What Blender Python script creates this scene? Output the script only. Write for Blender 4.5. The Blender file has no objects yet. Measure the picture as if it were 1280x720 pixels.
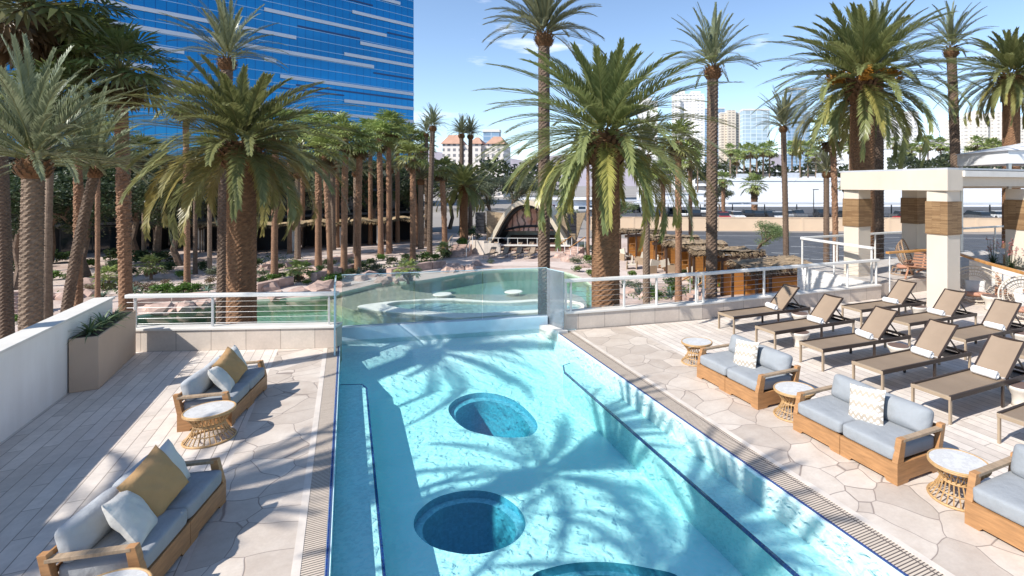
import bpy, bmesh, math, random
from mathutils import Vector, Matrix, Euler
from mathutils.geometry import tessellate_polygon
from math import sin, cos, pi, radians as R, atan2, sqrt
random.seed(7)
scene = bpy.context.scene
col = scene.collection
# ---------------------------------------------------------------- camera model (pool axis = +Y)
FPX, PX0, HY, CAMH = 670.0, 760.0, 232.0, 3.3
TH = atan2(326, 670)
ct, st = cos(TH), sin(TH)
def W(x, d, z=0.0):
    return Vector((x * ct + d * st, -x * st + d * ct, z))
def G(px, py, z=0.0):
    d = FPX * (CAMH - z) / (py - HY)
    return W((px - PX0) / FPX * d, d, z)
def PD(px, d, z=0.0):
    return W((px - PX0) / FPX * d, d, z)
def ZD(py, d):
    return CAMH - (py - HY) * d / FPX
def PZ(px, py, d):
    return PD(px, d, ZD(py, d))
cam = bpy.data.cameras.new('camera')
cam.sensor_width = 36.0
cam.lens = 36.0 * FPX / 1280.0
cam.shift_x = -(PX0 - 640) / 1280.0
cam.shift_y = -(360 - HY) / 1280.0
cam.clip_start, cam.clip_end = 0.1, 30000
camo = bpy.data.objects.new('camera', cam)
col.objects.link(camo)
camo.location = (0, 0, CAMH)
camo.rotation_euler = (pi / 2, 0, -TH)
scene.camera = camo
# ---------------------------------------------------------------- world, sun
SUNV = Vector((-1.1, -0.2, 1.0)).normalized()
el = math.asin(SUNV.z)
az = atan2(SUNV.x, SUNV.y)
wd = bpy.data.worlds.new('World'); scene.world = wd; wd.use_nodes = True
nt = wd.node_tree; nt.nodes.clear()
wo = nt.nodes.new('ShaderNodeOutputWorld'); bg = nt.nodes.new('ShaderNodeBackground')
sk = nt.nodes.new('ShaderNodeTexSky'); sk.sky_type = 'NISHITA'; sk.sun_disc = False
sk.sun_elevation = el; sk.sun_rotation = az; sk.altitude = 1200; sk.air_density = 1.0; sk.dust_density = 0.15; sk.ozone_density = 1.6
bg.inputs['Strength'].default_value = 0.14
tcw = nt.nodes.new('ShaderNodeTexCoord'); mpw = nt.nodes.new('ShaderNodeMapping'); mpw.inputs['Scale'].default_value = (1.0, 1.0, 4.5)
mpw.inputs['Location'].default_value = (0.35, 0.1, 0.2)
nzw = nt.nodes.new('ShaderNodeTexNoise'); nzw.inputs['Scale'].default_value = 4.2; nzw.inputs['Detail'].default_value = 7; nzw.inputs['Roughness'].default_value = 0.55
rpw = nt.nodes.new('ShaderNodeValToRGB'); rpw.color_ramp.elements[0].position = 0.60; rpw.color_ramp.elements[1].position = 0.78
rpw.color_ramp.elements[1].color = (0.75, 0.75, 0.75, 1)
mxw = nt.nodes.new('ShaderNodeMixRGB'); mxw.inputs['Color2'].default_value = (7.5, 7.6, 7.9, 1)
nt.links.new(tcw.outputs['Generated'], mpw.inputs['Vector']); nt.links.new(mpw.outputs[0], nzw.inputs['Vector'])
nt.links.new(nzw.outputs['Fac'], rpw.inputs['Fac']); nt.links.new(rpw.outputs['Color'], mxw.inputs['Fac'])
nt.links.new(sk.outputs['Color'], mxw.inputs['Color1']); nt.links.new(mxw.outputs['Color'], bg.inputs['Color'])
nt.links.new(bg.outputs[0], wo.inputs['Surface'])
sl = bpy.data.lights.new('sun', 'SUN'); sl.energy = 4.4; sl.angle = R(0.53); sl.color = (1.0, 0.955, 0.89)
so = bpy.data.objects.new('sun', sl); col.objects.link(so); so.rotation_euler = SUNV.to_track_quat('Z', 'Y').to_euler(); so.location = (-30, -5, 40)
vs = scene.view_settings
vs.view_transform = 'Standard'; vs.look = 'None'; vs.exposure = 0.66; vs.gamma = 1.0; vs.use_curve_mapping = False
scene.render.engine = 'CYCLES'
cy = scene.cycles
cy.use_denoising = True
cy.max_bounces = 10; cy.diffuse_bounces = 5; cy.glossy_bounces = 3; cy.transmission_bounces = 6; cy.transparent_max_bounces = 24; cy.volume_bounces = 0
cy.caustics_reflective = False; cy.caustics_refractive = False
cy.sample_clamp_indirect = 6.0

# ---------------------------------------------------------------- tagging
def tag(o, label=None, cat=None, group=None, kind=None):
    if label: o['label'] = label
    if cat: o['category'] = cat
    if group: o['group'] = group
    if kind: o['kind'] = kind
    return o
def thing(name, label, cat, loc=(0, 0, 0), rz=0.0, group=None):
    o = bpy.data.objects.new(name, None); col.objects.link(o)
    o.empty_display_size = 0.2
    o.location = loc; o.rotation_euler = (0, 0, rz)
    return tag(o, label, cat, group)
def kids_of(o):
    return list(o.children)
def copy_tree(o, loc=None, rz=None, label=None, parent=None, scale=None):
    ch = kids_of(o)
    c = o.copy(); col.objects.link(c)
    if parent is not None: c.parent = parent
    if loc is not None: c.location = loc
    if rz is not None: c.rotation_euler = (0, 0, rz)
    if scale is not None: c.scale = (scale,) * 3
    if label: c['label'] = label
    for k in ch: copy_tree(k, parent=c)
    return c
ORD = ['first', 'second', 'third', 'fourth', 'fifth', 'sixth', 'seventh', 'eighth', 'ninth', 'tenth', 'eleventh', 'twelfth', 'thirteenth', 'fourteenth',
       'fifteenth', 'sixteenth', 'seventeenth', 'eighteenth', 'nineteenth', 'twentieth', 'twenty-first', 'twenty-second', 'twenty-third', 'twenty-fourth',
       'twenty-fifth', 'twenty-sixth', 'twenty-seventh', 'twenty-eighth', 'twenty-ninth', 'thirtieth']

# ---------------------------------------------------------------- mesh builder
class MB:
    def __init__(s):
        s.v = []; s.f = []; s.c = []
    def add(s, vs_, fs_, c=None):
        b = len(s.v); s.v.extend([tuple(p) for p in vs_]); s.f.extend([tuple(b + i for i in f) for f in fs_])
        if c is not None: s.c.extend([c] * len(vs_))
        return s
    def box(s, cx, cy_, cz, sx, sy, sz, rz=0.0):
        x, y, z = sx / 2, sy / 2, sz / 2
        q = [(-x, -y, -z), (x, -y, -z), (x, y, -z), (-x, y, -z), (-x, -y, z), (x, -y, z), (x, y, z), (-x, y, z)]
        c_, s_ = cos(rz), sin(rz)
        q = [(cx + a * c_ - b * s_, cy_ + a * s_ + b * c_, cz + e) for a, b, e in q]
        return s.add(q, [(0, 3, 2, 1), (4, 5, 6, 7), (0, 1, 5, 4), (1, 2, 6, 5), (2, 3, 7, 6), (3, 0, 4, 7)])
    def b2(s, x0, x1, y0, y1, z0, z1):
        return s.box((x0 + x1) / 2, (y0 + y1) / 2, (z0 + z1) / 2, x1 - x0, y1 - y0, z1 - z0)
    def bar(s, p, q, w, h, up=(0, 0, 1)):
        p, q = Vector(p), Vector(q); t = (q - p).normalized(); u = Vector(up)
        if abs(t.dot(u)) > 0.98: u = Vector((0, 1, 0))
        a = t.cross(u).normalized() * w / 2; b = a.cross(t).normalized() * h / 2
        vv = [p - a - b, p + a - b, p + a + b, p - a + b, q - a - b, q + a - b, q + a + b, q - a + b]
        return s.add(vv, [(0, 3, 2, 1), (4, 5, 6, 7), (0, 1, 5, 4), (1, 2, 6, 5), (2, 3, 7, 6), (3, 0, 4, 7)])
    def tube(s, pts, r, n=6, cap=True):
        pts = [Vector(p) for p in pts]; m = len(pts)
        rr = r if isinstance(r, (list, tuple)) else [r] * m
        b = len(s.v); vv = []; ref = None
        for i, p in enumerate(pts):
            t = (pts[min(i + 1, m - 1)] - pts[max(i - 1, 0)]).normalized()
            if ref is None or abs(ref.dot(t)) > 0.95: ref = Vector((0, 0, 1)) if abs(t.z) < 0.9 else Vector((1, 0, 0))
            a = t.cross(ref).normalized(); c = a.cross(t).normalized(); ref = c
            for k in range(n):
                an = 2 * pi * k / n; vv.append(p + (a * cos(an) + c * sin(an)) * rr[i])
        ff = []
        for i in range(m - 1):
            for k in range(n):
                k2 = (k + 1) % n; ff.append((i * n + k, i * n + k2, (i + 1) * n + k2, (i + 1) * n + k))
        if cap: ff.append(tuple(range(n - 1, -1, -1))); ff.append(tuple((m - 1) * n + k for k in range(n)))
        return s.add(vv, ff)
    def ring(s, cx, cy_, cz, rad, r, n=28, k=6):
        pts = [(cx + rad * cos(2 * pi * i / n), cy_ + rad * sin(2 * pi * i / n), cz) for i in range(n + 1)]
        return s.tube(pts, r, k, cap=False)
    def lathe(s, prof, n=24, cx=0, cy_=0, cz=0, cap=True):
        vv = []; m = len(prof)
        for r_, z in prof:
            for k in range(n):
                a = 2 * pi * k / n; vv.append((cx + r_ * cos(a), cy_ + r_ * sin(a), cz + z))
        ff = []
        for i in range(m - 1):
            for k in range(n):
                k2 = (k + 1) % n; ff.append((i * n + k, i * n + k2, (i + 1) * n + k2, (i + 1) * n + k))
        if cap: ff.append(tuple(range(n - 1, -1, -1))); ff.append(tuple((m - 1) * n + k for k in range(n)))
        return s.add(vv, ff)
    def sheet(s, poly, z=0.0, holes=()):
        loops = [[Vector((p[0], p[1], 0)) for p in poly]] + [[Vector((p[0], p[1], 0)) for p in h] for h in holes]
        vv = [(p.x, p.y, z) for l in loops for p in l]
        tr = tessellate_polygon(loops); ff = []
        for t in tr:
            a, b, c = [Vector(vv[i]) for i in t]
            ff.append(tuple(t) if (b - a).cross(c - a).z > 0 else (t[0], t[2], t[1]))
        return s.add(vv, ff)
    def walls(s, poly, z0, z1, closed=True):
        n = len(poly); vv = [(p[0], p[1], z0) for p in poly] + [(p[0], p[1], z1) for p in poly]
        return s.add(vv, [(i, (i + 1) % n, n + (i + 1) % n, n + i) for i in range(n if closed else n - 1)])
    def prism(s, poly, z0, z1):
        ar = sum(poly[i][0] * poly[(i + 1) % len(poly)][1] - poly[(i + 1) % len(poly)][0] * poly[i][1] for i in range(len(poly)))
        if ar < 0: poly = poly[::-1]
        s.sheet(poly, z1)
        b = len(s.f); s.sheet(poly, z0); s.f[b:] = [tuple(reversed(f)) for f in s.f[b:]]
        return s.walls(poly, z0, z1)
    def grid(s, fn, nu, nv, wrapu=False):
        vv = [fn(i / (nu if wrapu else nu - 1), j / (nv - 1)) for j in range(nv) for i in range(nu)]
        ff = []
        for j in range(nv - 1):
            for i in range(nu if wrapu else nu - 1):
                i2 = (i + 1) % nu; ff.append((j * nu + i, j * nu + i2, (j + 1) * nu + i2, (j + 1) * nu + i))
        return s.add(vv, ff)
    def mesh(s, name, m, smooth=False):
        me = bpy.data.meshes.new(name); me.from_pydata(s.v, [], s.f); me.update()
        if m is not None:
            for q in (m if isinstance(m, (list, tuple)) else [m]): me.materials.append(q)
        if smooth: me.shade_smooth()
        if s.c and len(s.c) == len(s.v):
            ca = me.color_attributes.new('tint', 'FLOAT_COLOR', 'POINT')
            ca.data.foreach_set('color', [x for c in s.c for x in (c[0], c[1], c[2], 1.0)])
        return me
    def build(s, name, m, parent=None, smooth=False, bevel=0.0, loc=None, auto=None):
        me = s.mesh(name, m, smooth)
        o = bpy.data.objects.new(name, me); col.objects.link(o)
        if parent is not None: o.parent = parent
        if loc is not None: o.location = loc
        if bevel > 0:
            b = o.modifiers.new('bevel', 'BEVEL'); b.width = bevel; b.segments = 2; b.limit_method = 'ANGLE'; b.angle_limit = R(40)
        return o
def smooth_loop(pts, sub=6):
    n = len(pts); out = []
    for i in range(n):
        p0, p1, p2, p3 = [Vector((pts[(i + k) % n][0], pts[(i + k) % n][1])) for k in (-1, 0, 1, 2)]
        for k in range(sub):
            t = k / sub
            q = 0.5 * ((2 * p1) + (-p0 + p2) * t + (2 * p0 - 5 * p1 + 4 * p2 - p3) * t * t + (-p0 + 3 * p1 - 3 * p2 + p3) * t ** 3)
            out.append((q.x, q.y))
    return out
def obj_mesh(name, me, parent=None, loc=(0, 0, 0), rz=0.0, scale=1.0):
    o = bpy.data.objects.new(name, me); col.objects.link(o); o.parent = parent; o.location = loc; o.rotation_euler = (0, 0, rz)
    o.scale = (scale,) * 3 if not isinstance(scale, tuple) else scale
    return o

# ---------------------------------------------------------------- materials
def newmat(name):
    m = bpy.data.materials.new(name); m.use_nodes = True; n = m.node_tree
    return m, n, n.nodes['Principled BSDF'], n.links
def coords(n, scale=(1, 1, 1), rot=(0, 0, 0), kind='Object'):
    t = n.nodes.new('ShaderNodeTexCoord'); mp = n.nodes.new('ShaderNodeMapping')
    mp.inputs['Scale'].default_value = scale; mp.inputs['Rotation'].default_value = rot
    n.links.new(t.outputs[kind], mp.inputs['Vector']); return mp.outputs[0]
def noise(n, vec, scale, detail=4, rough=0.55):
    z = n.nodes.new('ShaderNodeTexNoise'); z.inputs['Scale'].default_value = scale; z.inputs['Detail'].default_value = detail
    z.inputs['Roughness'].default_value = rough; n.links.new(vec, z.inputs['Vector']); return z.outputs['Fac']
def ramp(n, fac, stops):
    r = n.nodes.new('ShaderNodeValToRGB'); e = r.color_ramp.elements
    while len(e) < len(stops): e.new(0.5)
    for i, (p, c) in enumerate(stops):
        e[i].position = p; e[i].color = (c[0], c[1], c[2], 1) if not isinstance(c, (int, float)) else (c, c, c, 1)
    n.links.new(fac, r.inputs['Fac']); return r.outputs['Color']
def mixc(n, fac, a, b, mode='MIX'):
    x = n.nodes.new('ShaderNodeMixRGB'); x.blend_type = mode
    for sock, v in ((x.inputs['Fac'], fac), (x.inputs['Color1'], a), (x.inputs['Color2'], b)):
        if isinstance(v, (int, float)): sock.default_value = v if sock.name == 'Fac' else (v, v, v, 1)
        elif isinstance(v, tuple): sock.default_value = (v[0], v[1], v[2], 1)
        else: n.links.new(v, sock)
    return x.outputs['Color']
def math_(n, op, a, b=0.0):
    x = n.nodes.new('ShaderNodeMath'); x.operation = op
    for i, v in enumerate((a, b)):
        if isinstance(v, (int, float)): x.inputs[i].default_value = v
        else: n.links.new(v, x.inputs[i])
    return x.outputs[0]
def bump(n, h, strength=0.3, dist=0.02):
    b = n.nodes.new('ShaderNodeBump'); b.inputs['Strength'].default_value = strength; b.inputs['Distance'].default_value = dist
    n.links.new(h, b.inputs['Height']); return b.outputs['Normal']
def M(name, c, rough=0.6, var=0.18, scale=8.0, bmp=0.0, bscale=60.0, metal=0.0, spec=0.5, sc=(1, 1, 1), c2=None, streak=0.0, wrinkle=0.0):
    """plain material with tone variation and fine bump"""
    m, n, p, l = newmat(name)
    v = coords(n, sc); f = noise(n, v, scale, 5)
    c2 = c2 or tuple(x * (1 - var) for x in c); c1 = tuple(min(1, x * (1 + var * 0.5)) for x in c)
    cc = ramp(n, f, [(0.3, c2), (0.7, c1)])
    if streak > 0:
        fs = noise(n, coords(n, (1.3, 1.3, .22)), 1.6, 6, .6)
        cc = mixc(n, streak, cc, ramp(n, fs, [(0.42, (.62, .58, .53)), (0.58, (1, 1, 1))]), 'MULTIPLY')
    l.new(cc, p.inputs['Base Color'])
    if wrinkle > 0:
        w1 = noise(n, coords(n, (1, 1, 1)), 7, 3, .5); w2 = noise(n, v, 260, 2)
        l.new(bump(n, math_(n, 'ADD', w1, math_(n, 'MULTIPLY', w2, .06)), wrinkle, .06), p.inputs['Normal'])
    p.inputs['Roughness'].default_value = rough; p.inputs['Metallic'].default_value = metal; p.inputs['Specular IOR Level'].default_value = spec
    if bmp > 0: l.new(bump(n, noise(n, v, bscale, 3), bmp, 0.01), p.inputs['Normal'])
    return m
def brickmat(name, c1, c2, mort, bw, bh, ms=0.012, rot=0.0, rough=0.7, axes='XY', nz=0.25, offs=0.5, bmp=0.25, squash=1.0, bias=0.0, nscale=2.5):
    m, n, p, l = newmat(name)
    t = n.nodes.new('ShaderNodeTexCoord'); sx = n.nodes.new('ShaderNodeSeparateXYZ'); cx = n.nodes.new('ShaderNodeCombineXYZ')
    l.new(t.outputs['Object'], sx.inputs[0])
    idx = {'X': 0, 'Y': 1, 'Z': 2}
    if axes == 'WZ':
        l.new(math_(n, 'ADD', sx.outputs[0], sx.outputs[1]), cx.inputs[0]); l.new(sx.outputs[2], cx.inputs[1])
    else:
        l.new(sx.outputs[idx[axes[0]]], cx.inputs[0]); l.new(sx.outputs[idx[axes[1]]], cx.inputs[1])
    b = n.nodes.new('ShaderNodeTexBrick'); b.offset = offs; b.squash = squash
    b.inputs['Color1'].default_value = (*c1, 1); b.inputs['Color2'].default_value = (*c2, 1); b.inputs['Mortar'].default_value = (*mort, 1)
    b.inputs['Scale'].default_value = 1.0; b.inputs['Brick Width'].default_value = bw; b.inputs['Row Height'].default_value = bh
    b.inputs['Mortar Size'].default_value = ms; b.inputs['Mortar Smooth'].default_value = 0.1; b.inputs['Bias'].default_value = bias
    l.new(cx.outputs[0], b.inputs['Vector'])
    f = noise(n, t.outputs['Object'], nscale, 6, 0.65)
    cc = mixc(n, nz, b.outputs['Color'], ramp(n, f, [(0.3, 0.45), (0.7, 1.0)]), 'MULTIPLY')
    f2 = noise(n, t.outputs['Object'], nscale * 9, 4, 0.7)
    cc = mixc(n, nz * 0.7, cc, ramp(n, f2, [(0.35, 0.6), (0.65, 1.0)]), 'MULTIPLY')
    l.new(cc, p.inputs['Base Color']); p.inputs['Roughness'].default_value = rough
    h = math_(n, 'SUBTRACT', math_(n, 'MULTIPLY', f2, 0.3), b.outputs['Fac'])
    l.new(bump(n, h, bmp, 0.01), p.inputs['Normal'])
    return m

m_plank = brickmat('travertine_planks', (0.84, 0.75, 0.665), (0.68, 0.595, 0.52), (0.33, 0.275, 0.23), 1.15, 0.165, 0.005, axes='YX', nz=0.45, bmp=0.2, rough=0.55, nscale=1.1)
m_bluestone_unused = None
def flagstone():
    m, n, p, l = newmat('flagstone')
    v = coords(n, (1, 1, 1))
    wn = n.nodes.new('ShaderNodeTexNoise'); wn.inputs['Scale'].default_value = 0.9; wn.inputs['Detail'].default_value = 2; l.new(v, wn.inputs['Vector'])
    vm = n.nodes.new('ShaderNodeVectorMath'); vm.operation = 'MULTIPLY_ADD'; l.new(wn.outputs['Color'], vm.inputs[0]); vm.inputs[1].default_value = (0.55, 0.55, 0); l.new(v, vm.inputs[2])
    ve = n.nodes.new('ShaderNodeTexVoronoi'); ve.feature = 'DISTANCE_TO_EDGE'; ve.inputs['Scale'].default_value = 2.0; l.new(vm.outputs[0], ve.inputs['Vector'])
    vc = n.nodes.new('ShaderNodeTexVoronoi'); vc.inputs['Scale'].default_value = 2.0; l.new(vm.outputs[0], vc.inputs['Vector'])
    f = noise(n, v, 3.0, 6, 0.65); f2 = noise(n, v, 26, 4, 0.7)
    sp = n.nodes.new('ShaderNodeSeparateColor'); l.new(vc.outputs['Color'], sp.inputs[0])
    base = ramp(n, sp.outputs[0], [(0.0, (0.52, 0.45, 0.385)), (0.5, (0.61, 0.535, 0.46)), (1.0, (0.69, 0.615, 0.535))])
    base = mixc(n, 0.45, base, ramp(n, f, [(0.3, (0.58, 0.50, 0.45)), (0.7, (1, 1, 1))]), 'MULTIPLY')
    base = mixc(n, 0.2, base, ramp(n, f2, [(0.35, 0.6), (0.65, 1.0)]), 'MULTIPLY')
    j = ramp(n, ve.outputs['Distance'], [(0.004, 0.0), (0.013, 1.0)])
    l.new(mixc(n, j, (0.27, 0.22, 0.19), base), p.inputs['Base Color']); p.inputs['Roughness'].default_value = 0.6
    h = math_(n, 'ADD', math_(n, 'MULTIPLY', f, 0.3), j)
    l.new(bump(n, h, 0.3, 0.012), p.inputs['Normal'])
    return m
m_flag = flagstone()
m_curb = brickmat('travertine_blocks', (0.62, 0.54, 0.46), (0.55, 0.46, 0.39), (0.38, 0.32, 0.27), 0.62, 2.0, 0.008, axes='XZ', nz=0.3, rough=0.6)
m_cap = M('white_stone_cap', (0.68, 0.65, 0.60), 0.5, 0.08, 3, 0.1)
m_stucco = M('white_stucco', (0.80, 0.78, 0.74), 0.8, 0.06, 1.2, 0.25, 90, streak=.14)
m_cream = M('cream_stucco', (0.60, 0.525, 0.43), 0.8, 0.07, 0.9, 0.2, 80, streak=.07)
m_soffit = M('tan_soffit', (0.50, 0.42, 0.34), 0.8, 0.06, 1, 0.1)
m_whitemetal = M('white_painted_metal', (0.68, 0.665, 0.63), 0.35, 0.05, 4)
m_cable = M('steel_cable', (0.55, 0.55, 0.55), 0.3, 0.05, 4, metal=0.9)
m_steel = M('brushed_steel', (0.6, 0.6, 0.6), 0.3, 0.05, 4, metal=0.9)
m_grate = brickmat('drain_grate', (0.62, 0.52, 0.42), (0.56, 0.47, 0.38), (0.10, 0.08, 0.07), 0.9, 0.032, 0.006, axes='XY', nz=0.2, offs=0.0)
m_border = M('pale_stone_border', (0.64, 0.57, 0.50), 0.6, 0.15, 4, 0.15)
m_bluetile = brickmat('cobalt_tile', (0.012, 0.035, 0.16), (0.018, 0.055, 0.24), (0.06, 0.09, 0.18), 0.05, 0.05, 0.004, axes='YX', nz=0.1, rough=0.15, offs=0.0)
def mosaic(name, a, b, rough=0.4, s=28.0):
    m, n, p, l = newmat(name)
    v = coords(n); sn = n.nodes.new('ShaderNodeVectorMath'); sn.operation = 'SNAP'; l.new(v, sn.inputs[0]); sn.inputs[1].default_value = (1 / s,) * 3
    wn = n.nodes.new('ShaderNodeTexWhiteNoise'); l.new(sn.outputs[0], wn.inputs['Vector'])
    f = noise(n, v, 1.3, 4)
    c = ramp(n, wn.outputs['Value'], [(0, a), (1, b)])
    c = mixc(n, 0.15, c, ramp(n, f, [(0.35, 0.7), (0.65, 1.0)]), 'MULTIPLY')
    l.new(c, p.inputs['Base Color']); p.inputs['Roughness'].default_value = rough
    return m
m_poolfloor = mosaic('pale_pool_mosaic', (0.76, 0.95, 0.95), (0.84, 0.975, 0.975))
m_poolwall = mosaic('white_pool_mosaic', (0.66, 0.86, 0.87), (0.80, 0.94, 0.94))
m_bench = mosaic('turquoise_bench_mosaic', (0.46, 0.80, 0.81), (0.58, 0.88, 0.88))
m_tub = mosaic('deep_blue_mosaic', (0.09, 0.36, 0.50), (0.12, 0.43, 0.58))
m_tubrim = mosaic('mid_blue_mosaic', (0.16, 0.42, 0.54), (0.24, 0.52, 0.63))
m_dam = M('blue_grey_dam', (0.58, 0.70, 0.78), 0.3, 0.15, 2)
def watermat(name, absorb, density, wave=7.0, strength=0.25, caustic=True, lo=0.62, cs=6.0):
    m = bpy.data.materials.new(name); m.use_nodes = True; n = m.node_tree; l = n.links; n.nodes.clear()
    out = n.nodes.new('ShaderNodeOutputMaterial')
    v = coords(n, (1, 1, 1))
    wv = n.nodes.new('ShaderNodeTexNoise'); wv.inputs['Scale'].default_value = wave; wv.inputs['Detail'].default_value = 3; wv.inputs['Distortion'].default_value = 0.6; l.new(v, wv.inputs['Vector'])
    nrm = bump(n, wv.outputs['Fac'], strength, 0.03)
    gl = n.nodes.new('ShaderNodeBsdfGlossy'); gl.inputs['Roughness'].default_value = 0.03; l.new(nrm, gl.inputs['Normal'])
    tr = n.nodes.new('ShaderNodeBsdfTransparent')
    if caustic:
        # caustic lines painted into the see-through colour, raised past clear to brighten the pool
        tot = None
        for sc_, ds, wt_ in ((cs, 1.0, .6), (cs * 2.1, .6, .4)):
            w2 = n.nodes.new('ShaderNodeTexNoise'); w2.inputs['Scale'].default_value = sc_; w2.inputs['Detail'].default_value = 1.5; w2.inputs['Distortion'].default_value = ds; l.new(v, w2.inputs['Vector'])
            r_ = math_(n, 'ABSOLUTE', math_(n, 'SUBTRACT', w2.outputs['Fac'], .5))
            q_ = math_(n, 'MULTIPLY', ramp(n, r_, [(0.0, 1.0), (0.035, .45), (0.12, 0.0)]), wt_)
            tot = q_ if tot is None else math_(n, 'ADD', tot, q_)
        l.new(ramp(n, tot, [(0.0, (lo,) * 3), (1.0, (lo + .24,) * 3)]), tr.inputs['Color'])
    else:
        tr.inputs['Color'].default_value = (0.92, 0.95, 0.93, 1)
    fr = n.nodes.new('ShaderNodeFresnel'); fr.inputs['IOR'].default_value = 1.33; l.new(nrm, fr.inputs['Normal'])
    mx = n.nodes.new('ShaderNodeMixShader'); l.new(fr.outputs[0], mx.inputs[0]); l.new(tr.outputs[0], mx.inputs[1]); l.new(gl.outputs[0], mx.inputs[2])
    l.new(mx.outputs[0], out.inputs['Surface'])
    va = n.nodes.new('ShaderNodeVolumeAbsorption'); va.inputs['Color'].default_value = (*absorb, 1); va.inputs['Density'].default_value = density
    l.new(va.outputs[0], out.inputs['Volume'])
    return m
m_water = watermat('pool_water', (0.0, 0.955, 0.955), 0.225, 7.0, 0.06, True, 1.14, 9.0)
m_lagoon = watermat('lagoon_water', (0.42, 0.95, 0.88), 0.15, 5.0, 0.12, False)
def glassmat(name, tint, refl=1.0, rough=0.0, op=0.0, haze=(0.7, 0.8, 0.85)):
    m = bpy.data.materials.new(name); m.use_nodes = True; n = m.node_tree; l = n.links; n.nodes.clear()
    out = n.nodes.new('ShaderNodeOutputMaterial'); tr = n.nodes.new('ShaderNodeBsdfTransparent'); tr.inputs['Color'].default_value = (*tint, 1)
    gl = n.nodes.new('ShaderNodeBsdfGlossy'); gl.inputs['Roughness'].default_value = rough
    df = n.nodes.new('ShaderNodeBsdfDiffuse'); df.inputs['Color'].default_value = (*haze, 1)
    fr = n.nodes.new('ShaderNodeFresnel'); fr.inputs['IOR'].default_value = 1.45
    m0 = n.nodes.new('ShaderNodeMixShader')
    f = noise(n, coords(n, (1, 1, 0.4)), 1.6, 5)
    l.new(math_(n, 'MULTIPLY', f, op * 2), m0.inputs[0]); l.new(tr.outputs[0], m0.inputs[1]); l.new(df.outputs[0], m0.inputs[2])
    mx = n.nodes.new('ShaderNodeMixShader'); l.new(math_(n, 'MULTIPLY', fr.outputs[0], refl), mx.inputs[0]); l.new(m0.outputs[0], mx.inputs[1]); l.new(gl.outputs[0], mx.inputs[2])
    l.new(mx.outputs[0], out.inputs['Surface'])
    return m
m_glass = glassmat('clear_glass', (0.90, 0.95, 0.95), 0.9, 0.0, 0.09)
m_frost = glassmat('splashed_glass', (0.72, 0.80, 0.86), 0.8, 0.05, 0.22, (0.62, 0.68, 0.74))
m_glassedge = M('glass_edge', (0.55, 0.70, 0.74), 0.15, 0.1, 3)
# ================================================================= terrace deck and pool
AL, AR = -0.13, 4.22           # pool sides (X)
def st_(name, mb, m, **k):
    return tag(mb.build(name, m, **k), kind='structure')
DAM = [(-0.13, 12.86), (4.22, 11.90)]
# decks
st_('deck', MB().b2(-4.0, -1.25, -6, 13.75, -0.3, 0.0), m_plank)
st_('flagstone_paving', MB().b2(-1.25, -0.43, -6, 12.75, -0.3, 0.002), m_flag)
st_('flagstone_paving', MB().prism([(4.62, -6), (5.85, -6), (5.85, 11.12), (4.62, 11.35)], -0.3, 0.002), m_flag)
st_('deck', MB().prism([(5.85, -6), (22, -6), (22, 11.2), (14.0, 10.62), (7.85, 10.84), (5.85, 11.12)], -0.3, 0.0), m_plank)
for x0, x1 in ((-0.43, -0.36), (4.55, 4.62)):
    st_('stone_border', MB().b2(x0, x1, -6, 12.5 if x0 < 0 else 11.36, -0.3, 0.004), m_border)
for x0, x1 in ((-0.36, -0.175), (4.27, 4.55)):
    st_('drain_strip', MB().b2(x0, x1, -6, 12.5 if x0 < 0 else 11.38, -0.3, 0.0), m_grate)
for x0, x1 in ((-0.17, -0.145), (4.245, 4.27)):
    st_('blue_tile_edge', MB().b2(x0, x1, -6, 12.6 if x0 < 0 else 11.4, -0.3, 0.004), m_bluetile)
# pool basin
FZ, WZ = -0.85, -0.035
def loopG(pts, z, sub=5):
    return smooth_loop([G(x, y, z).to_2d() for x, y in pts], sub)
tub1 = loopG([(561, 515), (566, 502), (585, 493), (610, 491), (640, 499), (662, 516), (672, 532), (664, 544), (640, 547), (610, 544), (580, 535)], FZ)
tub2 = loopG([(517, 655), (524, 638), (548, 621), (585, 613), (620, 617), (647, 634), (657, 655), (646, 675), (620, 688), (585, 693), (545, 685), (524, 671)], FZ)
tub3 = loopG([(664, 722), (690, 709), (725, 703), (765, 703), (805, 709), (850, 722), (845, 760), (800, 800), (720, 800), (675, 765)], FZ)
poolpoly = [(AL, -3), (AR, -3), (AR, 10.95), (AL, 11.4)]
st_('pool_floor', MB().sheet(poolpoly, FZ, [tub1, tub2, tub3]), m_poolfloor)
st_('pool_floor', MB().add([(AL, 11.4, FZ), (AR, 10.95, FZ), (AR, 11.93, -.12), (AL, 12.89, -.12)], [(0, 1, 2, 3)]), m_poolfloor)
def inset(loop, k):
    cx = sum(p[0] for p in loop) / len(loop); cy_ = sum(p[1] for p in loop) / len(loop)
    return [(cx + (p[0] - cx) * k, cy_ + (p[1] - cy_) * k) for p in loop]
for i, tb in enumerate((tub1, tub2, tub3)):
    r1, r2 = inset(tb, 0.97), inset(tb, 0.84)
    mb = MB(); n = len(tb)
    mb.walls(tb, FZ - 0.10, FZ)
    st_('tub_rim', mb, m_tub)
    mb = MB(); a = [(p[0], p[1], FZ - 0.10) for p in tb] + [(p[0], p[1], FZ - 0.10) for p in r2]
    mb.add(a, [(k, (k + 1) % n, n + (k + 1) % n, n + k) for k in range(n)]); st_('tub_step', mb, m_tubrim)
    mb = MB(); mb.walls(r2, FZ - 0.85, FZ - 0.10); mb.sheet(inset(r2, 1.0), FZ - 0.85); st_('tub_floor', mb, m_tub)
st_('pool_wall', MB().b2(AL - 0.5, AL - 0.001, -3.5, 12.9, -3.3, -0.003), m_poolwall)
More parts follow.
